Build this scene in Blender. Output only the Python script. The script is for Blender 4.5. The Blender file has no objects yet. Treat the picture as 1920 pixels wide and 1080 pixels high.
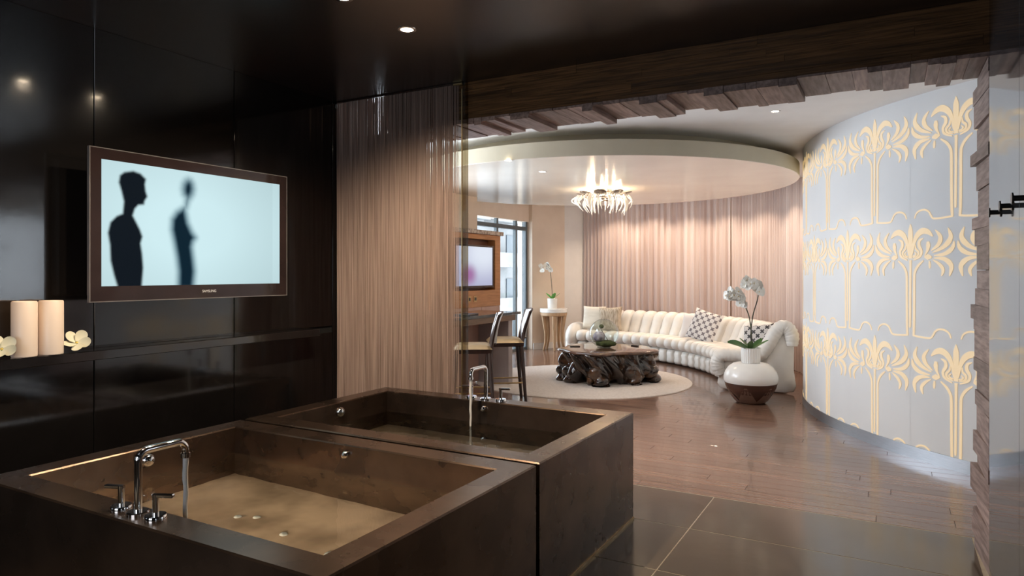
import bpy, bmesh, math, random
from mathutils import Vector, Matrix
R = math.radians
PI = math.pi
random.seed(7)
scene = bpy.context.scene
COL = scene.collection

# ------------------------------------------------------------------ camera
cam_d = bpy.data.cameras.new('camera')
cam_d.sensor_width = 36.0
cam_d.lens = 24.0
cam_d.shift_y = -28 / 1920
cam_d.clip_start = 0.02
cam = bpy.data.objects.new('camera', cam_d)
cam.location = (0, 0, 1.5)
cam.rotation_euler = (R(90), 0, math.atan(712 / 1280))
COL.objects.link(cam)
scene.camera = cam

# ------------------------------------------------------------------ view + world
vs = scene.view_settings
scene.display_settings.display_device = 'sRGB'
vs.view_transform = 'Standard'
vs.look = 'None'
vs.gamma = 1.0
vs.exposure = 0.45
vs.use_curve_mapping = False
cy = scene.cycles
cy.use_denoising = True
cy.max_bounces = 10
cy.diffuse_bounces = 5
cy.glossy_bounces = 6
cy.transmission_bounces = 8
cy.transparent_max_bounces = 16
cy.sample_clamp_indirect = 4.0
cy.blur_glossy = 0.5
cy.caustics_refractive = True
cy.caustics_reflective = False

world = bpy.data.worlds.new('sky')
scene.world = world
world.use_nodes = True
bg = world.node_tree.nodes['Background']
bg.inputs[0].default_value = (0.82, 0.90, 1.0, 1)
bg.inputs[1].default_value = 4.5

def area_light(name, loc, rot, sx, sy, power, color, spread=180):
    d = bpy.data.lights.new(name, 'AREA')
    d.shape = 'RECTANGLE'; d.size = sx; d.size_y = sy
    d.energy = power; d.color = color; d.spread = R(spread)
    o = bpy.data.objects.new(name, d)
    o.location = loc; o.rotation_euler = rot
    COL.objects.link(o)
    return o

# daylight through the tall living room windows (left side, looking into +X)
area_light('daylight_side_window', (-5.46, 6.0, 1.35), (0, R(-90), 0), 2.3, 2.4, 135, (0.82, 0.90, 1.0))
for loc, sx, sy, rot in (((-6.42, 10.76, 1.25), 2.4, 2.2, (0, R(-90), 0)), ((-2.0, -1.72, 1.6), 1.6, 1.2, (R(90), 0, 0))):  # second portal serves the added opening behind the camera
    area_light('window_portal', loc, rot, sx, sy, 1, (1, 1, 1)).data.cycles.is_portal = True

# ------------------------------------------------------------------ materials
def nodes_of(m):
    return m.node_tree.nodes, m.node_tree.links

def mat(name, color, rough=0.5, metal=0.0, spec=0.5, ior=1.5, coat=0.0, color2=None, nscale=8.0,
        stretch=(1, 1, 1), detail=4.0, lo=0.35, hi=0.65, bump=0.0, bscale=None, rough2=None,
        emit=None, estr=0.0, sheen=0.0, rnd=0.0, trans=0.0, coords='Object'):
    m = bpy.data.materials.new(name)
    m.use_nodes = True
    N, L = nodes_of(m)
    b = N['Principled BSDF']
    b.inputs['Base Color'].default_value = (*color, 1)
    b.inputs['Roughness'].default_value = rough
    b.inputs['Metallic'].default_value = metal
    b.inputs['IOR'].default_value = ior
    b.inputs['Specular IOR Level'].default_value = spec
    b.inputs['Coat Weight'].default_value = coat
    b.inputs['Coat Roughness'].default_value = 0.05
    b.inputs['Transmission Weight'].default_value = trans
    if sheen:
        b.inputs['Sheen Weight'].default_value = sheen
    if emit:
        b.inputs['Emission Color'].default_value = (*emit, 1)
        b.inputs['Emission Strength'].default_value = estr
    if color2 is not None or bump or rough2 is not None:
        tc = N.new('ShaderNodeTexCoord')
        mp = N.new('ShaderNodeMapping')
        mp.inputs['Scale'].default_value = stretch
        L.new(tc.outputs[coords], mp.inputs[0])
        vec = mp.outputs[0]
        if rnd:
            oi = N.new('ShaderNodeObjectInfo')
            ml = N.new('ShaderNodeMath'); ml.operation = 'MULTIPLY'; ml.inputs[1].default_value = 37.0
            L.new(oi.outputs['Random'], ml.inputs[0])
            ad = N.new('ShaderNodeVectorMath'); ad.operation = 'ADD'
            L.new(vec, ad.inputs[0]); L.new(ml.outputs[0], ad.inputs[1])
            vec = ad.outputs[0]
        nz = N.new('ShaderNodeTexNoise')
        nz.inputs['Scale'].default_value = nscale
        nz.inputs['Detail'].default_value = detail
        L.new(vec, nz.inputs['Vector'])
        if color2 is not None:
            cr = N.new('ShaderNodeValToRGB')
            cr.color_ramp.elements[0].position = lo
            cr.color_ramp.elements[1].position = hi
            cr.color_ramp.elements[0].color = (*color, 1)
            cr.color_ramp.elements[1].color = (*color2, 1)
            L.new(nz.outputs['Fac'], cr.inputs[0])
            out = cr.outputs[0]
            if rnd:
                hs = N.new('ShaderNodeHueSaturation')
                mr = N.new('ShaderNodeMapRange')
                mr.inputs['To Min'].default_value = 1 - rnd
                mr.inputs['To Max'].default_value = 1 + rnd
                L.new(oi.outputs['Random'], mr.inputs[0])
                L.new(mr.outputs[0], hs.inputs['Value'])
                L.new(out, hs.inputs['Color'])
                out = hs.outputs[0]
            L.new(out, b.inputs['Base Color'])
        if rough2 is not None:
            mr2 = N.new('ShaderNodeMapRange')
            mr2.inputs['From Min'].default_value = lo
            mr2.inputs['From Max'].default_value = hi
            mr2.inputs['To Min'].default_value = rough
            mr2.inputs['To Max'].default_value = rough2
            L.new(nz.outputs['Fac'], mr2.inputs[0])
            L.new(mr2.outputs[0], b.inputs['Roughness'])
        if bump:
            bp = N.new('ShaderNodeBump')
            bp.inputs['Strength'].default_value = bump
            bp.inputs['Distance'].default_value = 0.01
            if bscale:
                n2 = N.new('ShaderNodeTexNoise')
                n2.inputs['Scale'].default_value = bscale
                n2.inputs['Detail'].default_value = 3
                L.new(vec, n2.inputs['Vector'])
                L.new(n2.outputs['Fac'], bp.inputs['Height'])
            else:
                L.new(nz.outputs['Fac'], bp.inputs['Height'])
            L.new(bp.outputs[0], b.inputs['Normal'])
    return m

def emitter(name, color, strength):
    m = bpy.data.materials.new(name); m.use_nodes = True
    N, L = nodes_of(m)
    N.remove(N['Principled BSDF'])
    e = N.new('ShaderNodeEmission')
    e.inputs[0].default_value = (*color, 1); e.inputs[1].default_value = strength
    L.new(e.outputs[0], N['Material Output'].inputs[0])
    return m

def thin_glass(name, tint, ior=1.5, rough=0.0):
    m = bpy.data.materials.new(name); m.use_nodes = True
    N, L = nodes_of(m)
    N.remove(N['Principled BSDF'])
    t = N.new('ShaderNodeBsdfTransparent'); t.inputs[0].default_value = (*tint, 1)
    g = N.new('ShaderNodeBsdfGlossy'); g.inputs['Roughness'].default_value = rough
    lw = N.new('ShaderNodeLayerWeight'); lw.inputs[0].default_value = .5
    pw_ = N.new('ShaderNodeMath'); pw_.operation = 'POWER'; pw_.inputs[1].default_value = 5.0
    L.new(lw.outputs['Facing'], pw_.inputs[0])
    f = N.new('ShaderNodeMath'); f.operation = 'MULTIPLY_ADD'; f.inputs[1].default_value = .9; f.inputs[2].default_value = .035
    L.new(pw_.outputs[0], f.inputs[0])
    x = N.new('ShaderNodeMixShader')
    L.new(f.outputs[0], x.inputs[0]); L.new(t.outputs[0], x.inputs[1]); L.new(g.outputs[0], x.inputs[2])
    L.new(x.outputs[0], N['Material Output'].inputs[0])
    return m

def cloth(name, color, color2, trans=0.4, nscale=6, stretch=(1, 1, 1), coords='Object'):
    m = bpy.data.materials.new(name); m.use_nodes = True
    N, L = nodes_of(m)
    N.remove(N['Principled BSDF'])
    tc = N.new('ShaderNodeTexCoord'); mp = N.new('ShaderNodeMapping')
    mp.inputs['Scale'].default_value = stretch
    L.new(tc.outputs[coords], mp.inputs[0])
    nz = N.new('ShaderNodeTexNoise'); nz.inputs['Scale'].default_value = nscale
    L.new(mp.outputs[0], nz.inputs['Vector'])
    cr = N.new('ShaderNodeValToRGB')
    cr.color_ramp.elements[0].position = .35; cr.color_ramp.elements[1].position = .65
    cr.color_ramp.elements[0].color = (*color, 1); cr.color_ramp.elements[1].color = (*color2, 1)
    L.new(nz.outputs['Fac'], cr.inputs[0])
    d = N.new('ShaderNodeBsdfDiffuse'); t = N.new('ShaderNodeBsdfTranslucent')
    L.new(cr.outputs[0], d.inputs[0]); L.new(cr.outputs[0], t.inputs[0])
    x = N.new('ShaderNodeMixShader'); x.inputs[0].default_value = trans
    L.new(d.outputs[0], x.inputs[1]); L.new(t.outputs[0], x.inputs[2])
    L.new(x.outputs[0], N['Material Output'].inputs[0])
    return m

M = {}
M['lacquer'] = mat('black_lacquer', (.007, .006, .006), .10, ior=1.75, coat=.5, color2=(.009, .008, .008), nscale=3, bump=.015, bscale=14)
M['lacquer_side'] = mat('smoked_gloss_panel', (.03, .03, .034), .06, ior=2.4, color2=(.03, .03, .034), nscale=3)
M['lacquer_ceiling'] = mat('brown_black_lacquer', (.020, .013, .010), .27, ior=1.9, color2=(.022, .015, .012), nscale=2, bump=.02, bscale=6)
M['seam'] = mat('seam_black', (.003, .003, .003), .8, color2=(.005, .005, .005))
M['tile'] = mat('dark_stone_tile', (.055, .040, .024), .15, ior=1.6, color2=(.074, .054, .034), nscale=5, rnd=.12, bump=.02, bscale=20)
M['grout'] = mat('pale_grout', (.42, .36, .27), .8, color2=(.36, .30, .23), nscale=30)
M['plank'] = mat('dark_floor_plank', (.125, .066, .045), .19, coat=.25, color2=(.225, .130, .090), nscale=4, stretch=(.5, 8, 4), rnd=.22, bump=.015, rough2=.25, lo=.3, hi=.75)
M['subfloor'] = mat('subfloor', (.03, .018, .012), .6, color2=(.02, .012, .01))
M['tub'] = mat('patinated_bronze', (.11, .074, .054), .27, metal=.88, color2=(.165, .111, .080), nscale=5, detail=3, rough2=.28)
M['tub_floor'] = mat('copper_basin_caustics', (.22, .145, .10), .35, metal=.1, color2=(.76, .53, .38), nscale=2.8, detail=3, rough2=.5)  # caustic light through the water is put into the colour as pale blotches
M['chrome'] = mat('chrome', (.86, .85, .84), .07, metal=1, color2=(.80, .79, .78), nscale=20)
M['brass'] = mat('brushed_brass', (.55, .40, .20), .28, metal=1, color2=(.42, .30, .15), nscale=20)
M['header'] = mat('dark_oiled_timber', (.062, .029, .011), .5, spec=.2, color2=(.17, .082, .032), nscale=4, stretch=(1, 9, 26), bump=.12, rnd=.25)
M['board'] = mat('greyed_walnut_board', (.20, .125, .105), .5, color2=(.40, .275, .24), nscale=5, stretch=(10, 1, 10), bump=.10, rnd=.3)
M['white'] = mat('white_plaster', (.84, .83, .82), .6, color2=(.87, .86, .85), nscale=5)
M['cream'] = mat('cream_plaster', (.78, .66, .55), .6, color2=(.82, .70, .59), nscale=4)
M['disc'] = mat('gloss_cream_ceiling', (.66, .61, .54), .17, ior=1.42, color2=(.70, .65, .58), nscale=2, bump=.01, bscale=5)
M['disc_rim'] = mat('cream_ceiling_band', (.52, .49, .38), .5, color2=(.56, .53, .42), nscale=3)
M['palmwall'] = mat('frosted_white_panel', (.70, .72, .74), .58, spec=.3, color2=(.74, .755, .77), nscale=1.5)
M['motif'] = mat('backlit_amber_inlay', (.52, .48, .42), .6, spec=.2, color2=(.56, .52, .45), nscale=3, emit=(1.0, .68, .30), estr=.34)
M['steel'] = mat('brushed_steel', (.50, .53, .57), .38, metal=1, color2=(.42, .45, .49), nscale=12, stretch=(1, 1, 30))
M['string'] = cloth('bronze_string', (.40, .285, .24), (.65, .50, .43), .25, 90, (1, 1, .02))
M['drape'] = cloth('mauve_sheer_drape', (.72, .60, .57), (.88, .78, .75), .35, 5, (1, 1, .05))
M['glass'] = thin_glass('clear_glass', (.93, .95, .94))
M['smoke_glass'] = thin_glass('olive_tinted_glass', (.60, .55, .45), 1.5, .03)
M['leather'] = mat('white_leather', (.73, .71, .675), .34, color2=(.77, .75, .715), nscale=7, bump=.10, bscale=18)
M['leather_fold'] = mat('pleated_white_leather', (.71, .69, .655), .36, color2=(.77, .75, .715), nscale=4, stretch=(1, 6, 2), bump=.30)
M['root'] = mat('polished_black_root', (.010, .006, .005), .10, coat=.6, color2=(.10, .045, .018), nscale=5, lo=.45, hi=.75, bump=.5, bscale=7)
M['root_top'] = mat('polished_brown_root', (.06, .03, .02), .13, coat=.5, color2=(.18, .10, .07), nscale=4, stretch=(1, 3, 1))
M['rug'] = mat('pale_wool_rug', (.50, .44, .40), .95, color2=(.60, .54, .50), nscale=40, bump=.5, sheen=.3)
M['dark_wood'] = mat('ebonised_wood', (.020, .011, .009), .28, color2=(.045, .022, .016), nscale=6, stretch=(4, 4, 1))
M['gold_leather'] = mat('bronze_gold_leather', (.24, .165, .085), .35, metal=.35, color2=(.30, .21, .11), nscale=8)
M['silver_leather'] = mat('pale_silver_leather', (.60, .64, .62), .35, metal=.2, color2=(.66, .70, .68), nscale=6)
M['counter'] = mat('black_stone_counter', (.03, .032, .038), .08, color2=(.05, .05, .055), nscale=12)
M['orange_wood'] = mat('amber_veneer', (.36, .155, .055), .38, color2=(.46, .215, .085), nscale=4, stretch=(2, 1, 9))
M['brown_wood'] = mat('brown_veneer', (.20, .11, .06), .4, color2=(.27, .16, .09), nscale=4, stretch=(2, 1, 9))
M['deep_wood'] = mat('deep_red_veneer', (.13, .045, .018), .4, color2=(.18, .065, .028), nscale=4, stretch=(2, 1, 9))
M['mosaic'] = mat('mottled_stone_edge', (.22, .15, .12), .3, color2=(.55, .48, .42), nscale=22)
M['rose_panel'] = mat('rose_panel', (.36, .22, .18), .3, color2=(.42, .27, .22), nscale=3)
M['grey_panel'] = mat('grey_panel', (.34, .30, .30), .4, color2=(.40, .36, .36), nscale=3)
M['oak'] = mat('light_oak', (.40, .25, .14), .45, color2=(.52, .34, .20), nscale=5, stretch=(5, 5, 1))
M['ceramic'] = mat('white_ceramic', (.80, .79, .77), .18, color2=(.84, .83, .81), nscale=4)
M['vase_wood'] = mat('dark_turned_wood', (.055, .022, .016), .25, color2=(.10, .045, .03), nscale=4, stretch=(1, 1, 3))
M['vase_petal'] = mat('brown_inlay', (.13, .075, .055), .3, color2=(.19, .12, .09), nscale=6)
M['leaf'] = mat('orchid_leaf', (.035, .10, .02), .35, color2=(.06, .17, .03), nscale=5)
M['leaf_light'] = mat('bright_leaf', (.08, .30, .04), .4, color2=(.13, .42, .07), nscale=5)
M['stem'] = mat('dark_stem', (.03, .02, .014), .5, color2=(.05, .06, .02), nscale=12)
M['petal'] = mat('white_petal', (.82, .82, .78), .5, color2=(.88, .88, .85), nscale=12)
M['petal_cream'] = mat('cream_petal', (.68, .66, .50), .5, color2=(.76, .73, .58), nscale=10)
M['yellow'] = mat('petal_throat', (.70, .50, .12), .5, color2=(.60, .40, .08), nscale=10)
M['wax'] = mat('warm_wax', (.62, .50, .42), .4, color2=(.68, .56, .48), nscale=5, emit=(1.0, .50, .24), estr=.0)
M['bezel'] = mat('gloss_bezel', (.020, .013, .013), .06, color2=(.028, .018, .018), nscale=4)
M['black_plastic'] = mat('black_plastic', (.008, .008, .008), .35, color2=(.014, .014, .014), nscale=8)
M['black_metal'] = mat('blackened_metal', (.008, .008, .008), .3, color2=(.014, .014, .014), nscale=12)
M['clear_edge'] = mat('clear_acrylic_edge', (.13, .12, .12), .1, color2=(.17, .16, .16), nscale=6)
M['logo'] = mat('silver_letter', (.7, .7, .7), .3, color2=(.66, .66, .66))
M['frame_grey'] = mat('window_frame_grey', (.10, .13, .15), .4, color2=(.13, .16, .18), nscale=6)
M['facade'] = mat('pale_facade', (.20, .205, .21), .8, color2=(.24, .24, .245), nscale=.6)
M['facade_dark'] = mat('facade_glass', (.08, .10, .12), .3, color2=(.12, .14, .16), nscale=.8)
M['crystal'] = mat('crystal_glass', (.85, .82, .76), .06, ior=1.7, color2=(.95, .92, .88), nscale=9, emit=(1.0, .78, .52), estr=.10)  # faint emission stands in for bulb light caught in the crystals
M['bulb'] = emitter('warm_bulb', (1.0, .74, .44), 3.5)
M['lamp_disc'] = emitter('downlight_lamp', (1.0, .80, .56), 22)
M['smoked_plate'] = mat('smoked_brown_plate', (.10, .06, .04), .15, color2=(.14, .09, .06), nscale=6)
M['moss'] = mat('moss', (.03, .045, .012), .9, color2=(.08, .10, .03), nscale=20, bump=.8)
M['coral'] = mat('white_lilac_ball', (.62, .58, .66), .5, color2=(.30, .26, .34), nscale=16, bump=.8)
M['cushion_cream'] = mat('cream_quilted_fabric', (.72, .66, .56), .75, color2=(.80, .74, .64), nscale=5, stretch=(1, 1, 4), bump=.3)
M['cushion_shag'] = mat('shaggy_beige_fabric', (.28, .21, .14), .9, color2=(.66, .57, .46), nscale=26, stretch=(4, 4, .35), bump=.9)
M['cushion_white'] = mat('white_embroidered_fabric', (.76, .72, .70), .7, color2=(.62, .57, .56), nscale=3.5, lo=.5, hi=.75)

def water_mat():
    m = bpy.data.materials.new('still_water'); m.use_nodes = True
    N, L = nodes_of(m)
    N.remove(N['Principled BSDF'])
    g = N.new('ShaderNodeBsdfGlass'); g.inputs['IOR'].default_value = 1.33
    g.inputs['Roughness'].default_value = 0.0
    g.inputs[0].default_value = (.86, .93, .91, 1)
    nz = N.new('ShaderNodeTexNoise'); nz.inputs['Scale'].default_value = 5
    tc = N.new('ShaderNodeTexCoord'); L.new(tc.outputs['Object'], nz.inputs['Vector'])
    bp = N.new('ShaderNodeBump'); bp.inputs['Strength'].default_value = .12; bp.inputs['Distance'].default_value = .02
    L.new(nz.outputs['Fac'], bp.inputs['Height']); L.new(bp.outputs[0], g.inputs['Normal'])
    L.new(g.outputs[0], N['Material Output'].inputs[0])
    return m
M['water'] = water_mat()
M['stream'] = mat('falling_water', (.80, .77, .74), .2, color2=(.88, .85, .82), nscale=30, stretch=(1, 1, .1))

def lattice_mat(name, dark, light, sc):
    m = bpy.data.materials.new(name); m.use_nodes = True
    N, L = nodes_of(m); b = N['Principled BSDF']; b.inputs['Roughness'].default_value = .8
    tc = N.new('ShaderNodeTexCoord'); mp = N.new('ShaderNodeMapping')
    mp.inputs['Rotation'].default_value = (0, 0, R(45)); mp.inputs['Scale'].default_value = (sc, sc, sc)
    L.new(tc.outputs['UV'], mp.inputs[0])
    sx = N.new('ShaderNodeSeparateXYZ'); L.new(mp.outputs[0], sx.inputs[0])
    def cell(sock):
        f = N.new('ShaderNodeMath'); f.operation = 'FRACT'; L.new(sock, f.inputs[0])
        s = N.new('ShaderNodeMath'); s.operation = 'SUBTRACT'; s.inputs[1].default_value = .5; L.new(f.outputs[0], s.inputs[0])
        a = N.new('ShaderNodeMath'); a.operation = 'ABSOLUTE'; L.new(s.outputs[0], a.inputs[0])
        return a.outputs[0]
    a, c = cell(sx.outputs[0]), cell(sx.outputs[1])
    mx = N.new('ShaderNodeMath'); mx.operation = 'MAXIMUM'; L.new(a, mx.inputs[0]); L.new(c, mx.inputs[1])
    mn = N.new('ShaderNodeMath'); mn.operation = 'MINIMUM'; L.new(a, mn.inputs[0]); L.new(c, mn.inputs[1])
    g1 = N.new('ShaderNodeMath'); g1.operation = 'GREATER_THAN'; g1.inputs[1].default_value = .39; L.new(mx.outputs[0], g1.inputs[0])
    g2 = N.new('ShaderNodeMath'); g2.operation = 'GREATER_THAN'; g2.inputs[1].default_value = .13; L.new(mn.outputs[0], g2.inputs[0])
    o = N.new('ShaderNodeMath'); o.operation = 'MAXIMUM'; L.new(g1.outputs[0], o.inputs[0]); L.new(g2.outputs[0], o.inputs[1])
    x = N.new('ShaderNodeMix'); x.data_type = 'RGBA'
    x.inputs['A'].default_value = (*dark, 1); x.inputs['B'].default_value = (*light, 1)
    L.new(o.outputs[0], x.inputs['Factor']); L.new(x.outputs['Result'], b.inputs['Base Color'])
    return m
M['lattice'] = lattice_mat('grey_lattice_fabric', (.20, .175, .185), (.76, .73, .71), 6)
M['lattice_dark'] = lattice_mat('charcoal_lattice_fabric', (.05, .05, .055), (.55, .53, .52), 5)

# ------------------------------------------------------------------ builders
class MB:
    def __init__(s):
        s.v, s.f, s.uv = [], [], None
    def add(s, vs, fs):
        n = len(s.v)
        s.v += [tuple(p) for p in vs]
        s.f += [tuple(i + n for i in q) for q in fs]
        return s
    def box(s, x0, x1, y0, y1, z0, z1, c=0.0):
        if c <= 0:
            return s.add([(x0, y0, z0), (x1, y0, z0), (x1, y1, z0), (x0, y1, z0), (x0, y0, z1), (x1, y0, z1), (x1, y1, z1), (x0, y1, z1)],
                         [(0, 3, 2, 1), (4, 5, 6, 7), (0, 1, 5, 4), (1, 2, 6, 5), (2, 3, 7, 6), (3, 0, 4, 7)])
        bm = bmesh.new()
        bmesh.ops.create_cube(bm, size=1)
        for v in bm.verts:
            v.co = ((x0 + x1) / 2 + v.co.x * (x1 - x0), (y0 + y1) / 2 + v.co.y * (y1 - y0), (z0 + z1) / 2 + v.co.z * (z1 - z0))
        bmesh.ops.bevel(bm, geom=bm.edges[:], offset=c, segments=1, profile=.5, affect='EDGES')
        bm.verts.index_update()
        s.add([v.co[:] for v in bm.verts], [[v.index for v in f.verts] for f in bm.faces])
        bm.free()
        return s
    def lathe(s, prof, seg=32, cx=0, cy=0, a0=0, a1=2 * PI):
        full = abs(a1 - a0 - 2 * PI) < 1e-6
        n = seg if full else seg + 1
        vs, fs = [], []
        for (r, z) in prof:
            for i in range(n):
                a = a0 + (a1 - a0) * i / seg
                vs.append((cx + r * math.cos(a), cy + r * math.sin(a), z))
        for j in range(len(prof) - 1):
            for i in range(seg):
                k = (i + 1) % n
                fs.append((j * n + i, j * n + k, (j + 1) * n + k, (j + 1) * n + i))
        return s.add(vs, fs)
    def tube(s, pts, rad, seg=10, caps=True, flat=1.0):
        pts = [Vector(p) for p in pts]
        if not isinstance(rad, (list, tuple)):
            rad = [rad] * len(pts)
        vs, fs = [], []
        up = None
        for i, p in enumerate(pts):
            t = (pts[min(i + 1, len(pts) - 1)] - pts[max(i - 1, 0)]).normalized()
            if up is None:
                up = Vector((0, 0, 1)) if abs(t.z) < .9 else Vector((1, 0, 0))
            a = t.cross(up).normalized(); b = a.cross(t).normalized(); up = b
            for k in range(seg):
                th = 2 * PI * k / seg
                vs.append(p + (a * math.cos(th) + b * math.sin(th) * flat) * rad[i])
        for i in range(len(pts) - 1):
            for k in range(seg):
                k2 = (k + 1) % seg
                fs.append((i * seg + k, i * seg + k2, (i + 1) * seg + k2, (i + 1) * seg + k))
        if caps:
            fs.append(tuple(reversed(range(seg))))
            fs.append(tuple(range((len(pts) - 1) * seg, len(pts) * seg)))
        return s.add(vs, fs)
    def ball(s, c, r, seg=16, rings=10, fn=None):
        vs, fs = [], []
        if not isinstance(r, (tuple, list)): r = (r, r, r)
        for j in range(rings + 1):
            ph = PI * j / rings
            for i in range(seg):
                th = 2 * PI * i / seg
                d = Vector((math.sin(ph) * math.cos(th), math.sin(ph) * math.sin(th), math.cos(ph)))
                k = fn(d) if fn else 1
                vs.append((c[0] + d.x * r[0] * k, c[1] + d.y * r[1] * k, c[2] + d.z * r[2] * k))
        for j in range(rings):
            for i in range(seg):
                k = (i + 1) % seg
                fs.append((j * seg + i, (j + 1) * seg + i, (j + 1) * seg + k, j * seg + k))
        return s.add(vs, fs)
    def prism(s, poly, z0, z1):
        n = len(poly)
        vs = [(x, y, z0) for x, y in poly] + [(x, y, z1) for x, y in poly]
        fs = [tuple(reversed(range(n))), tuple(range(n, 2 * n))] + [(i, (i + 1) % n, n + (i + 1) % n, n + i) for i in range(n)]
        return s.add(vs, fs)
    def mesh(s, name, m, smooth=False):
        me = bpy.data.meshes.new(name)
        me.from_pydata(s.v, [], s.f)
        me.materials.append(m)
        bm = bmesh.new(); bm.from_mesh(me)
        bmesh.ops.remove_doubles(bm, verts=bm.verts, dist=1e-6)
        bmesh.ops.recalc_face_normals(bm, faces=bm.faces)
        bm.to_mesh(me); bm.free()
        if smooth:
            me.polygons.foreach_set('use_smooth', [True] * len(me.polygons))
            if smooth != 'all':
                try: me.set_sharp_from_angle(angle=R(40))
                except Exception: pass
        me.update()
        return me
    def build(s, name, m, parent=None, smooth=False, loc=None, rotz=0):
        return link(name, s.mesh(name, m, smooth), parent, loc, rotz)

def link(name, me, parent=None, loc=None, rotz=0):
    o = bpy.data.objects.new(name, me)
    COL.objects.link(o)
    o.parent = parent
    if loc: o.location = loc
    if rotz: o.rotation_euler = (0, 0, rotz)
    return o

def tag(o, label=None, cat=None, group=None, kind=None):
    if label: o['label'] = label
    if cat: o['category'] = cat
    if group: o['group'] = group
    if kind: o['kind'] = kind
    return o

def thing(name, label, cat, loc=(0, 0, 0), rotz=0, group=None):
    o = bpy.data.objects.new(name, None)
    o.empty_display_size = .05
    COL.objects.link(o)
    o.location = loc; o.rotation_euler = (0, 0, rotz)
    return tag(o, label, cat, group)

def struct(name, label=None):
    o = bpy.data.objects.new(name, None)
    o.empty_display_size = .05
    COL.objects.link(o)
    return tag(o, label, None, None, 'structure')

def sbox(name, b, m, parent=None, c=0.0, label=None):
    o = MB().box(*b, c=c).build(name, m, parent)
    if parent is None: tag(o, label, None, None, 'structure')
    return o

def spline(pts, n=8):
    pts = [Vector(p) for p in pts]
    out = []
    for i in range(len(pts) - 1):
        p0, p1, p2, p3 = pts[max(i - 1, 0)], pts[i], pts[i + 1], pts[min(i + 2, len(pts) - 1)]
        for k in range(n):
            t = k / n
            out.append(.5 * ((2 * p1) + (p2 - p0) * t + (2 * p0 - 5 * p1 + 4 * p2 - p3) * t * t + (3 * p1 - p0 - 3 * p2 + p3) * t ** 3))
    out.append(pts[-1])
    return out

def copy_tree(o, parent=None):
    c = o.copy(); COL.objects.link(c); c.parent = parent
    for ch in list(o.children): copy_tree(ch, c)
    return c

def lamp(kind, name, loc, power, color, parent=None, **kw):
    d = bpy.data.lights.new(name, kind)
    d.energy = power; d.color = color
    for k, v in kw.items(): setattr(d, k, v)
    o = bpy.data.objects.new(name, d)
    COL.objects.link(o); o.parent = parent; o.location = loc
    return o

# key dimensions
WX = -3.81            # black lacquer wall
RX = .415              # gloss panel on the right
PY = 4.045              # portal front
PY2 = 4.50            # portal back
CZ = 2.84             # bath ceiling
LZ = 2.93             # living ceiling
PC = (2.876, 9.075)   # palm wall axis
PR = 3.81

# ================================================================== FLOORS
fl = struct('floor', 'dark tiled bathroom floor running into dark timber boards')
MB().box(WX - .1, RX + .1, -1.6, 4.66, -.06, -.0012).build('grout_bed', M['grout'], fl)
tile_me = MB().box(0, 1.434, 0, .634, -.02, 0, c=.0015).mesh('floor_tile', M['tile'])
xs = [-3.92 + 1.44 * k for k in range(4)]
ys = [4.012 - .64 * k for k in range(0, 9)]
for y in ys:
    for x in xs[:3]:
        link('floor_tile', tile_me, fl, (x + .003, y + .003, 0))
MB().box(-6.9, 4.0, 4.66, 14.0, -.06, -.006).build('subfloor', M['subfloor'], fl)
plank_me = {}
for ln in (1.5, 1.9, 2.3, 2.7):
    plank_me[ln] = MB().box(0, ln - .0025, 0, .1235, -.02, 0, c=.0012).mesh('floor_plank', M['plank'])
yy = 4.661
PCY = 9.075
row = 0
while yy < 13.2:
    x = -6.6 + random.uniform(-1.6, 0)
    dy_ = abs(yy - PCY)
    xmax = 2.2 if dy_ > 3.7 else 2.876 - math.sqrt(3.8 ** 2 - min(dy_, 3.79) ** 2) + .15
    while x < xmax:
        ln = random.choice((1.5, 1.9, 2.3, 2.7))
        link('floor_plank', plank_me[ln], fl, (x, yy, 0))
        x += ln
    yy += .125; row += 1

# ================================================================== BATH SHELL
wl = struct('wall_left', 'black lacquer panelled wall behind the tubs')
sbox('backing', (WX - .12, WX - .012, -1.6, PY2, 0, CZ + .1), M['seam'], wl)
seams = [-1.6, -.58, .33, 1.24, 2.15, 3.06, 3.97]
for a, b in zip(seams[:-1], seams[1:]):
    sbox('lacquer_panel', (WX - .014, WX, a + .0025, b - .0025, 1.09, CZ), M['lacquer'], wl, c=.0015)
    sbox('lacquer_panel', (WX - .014, WX, a + .0025, b - .0025, 0, 1.04), M['lacquer'], wl, c=.0015)
sbox('lacquer_panel', (WX - .014, WX, 3.973, PY2, 0, CZ), M['lacquer'], wl, c=.0015)
led = sbox('trim_1', (WX - .01, WX + .14, -1.6, 3.70, 1.04, 1.09), M['lacquer'], None, c=.003, label='long black lacquer ledge on the wall behind the tubs')
wr = struct('wall_right', 'smoked gloss panel wall at the right edge')
sbox('backing', (RX + .012, RX + .14, -1.6, PY + .0, 0, CZ + .1), M['seam'], wr)
ps = [-1.6, -.6, .4, 1.3, 2.22, 3.14, PY - .006]
for a, b in zip(ps[:-1], ps[1:]):
    sbox('gloss_panel', (RX, RX + .014, a + .0015, b - .0015, .0, CZ), M['lacquer_side'], wr, c=.0012)
wb = struct('wall_back', 'black wall behind the camera with a window opening added for light')  # unseen window opening, added so the chrome taps catch more light
for b in ((WX - .1, -2.8), (-1.2, RX + .1)):
    sbox('lacquer_panel', (b[0], b[1], -1.72, -1.6, 0, CZ + .1), M['lacquer'], wb)
for b in ((0, 1.0), (2.2, CZ + .1)):
    sbox('lacquer_panel', (-2.8, -1.2, -1.72, -1.6, b[0], b[1]), M['lacquer'], wb)
cl = sbox('ceiling', (WX - .12, RX + .14, -1.7, PY + .02, CZ, CZ + .12), M['lacquer_ceiling'], label='glossy brown black ceiling over the tubs')

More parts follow.
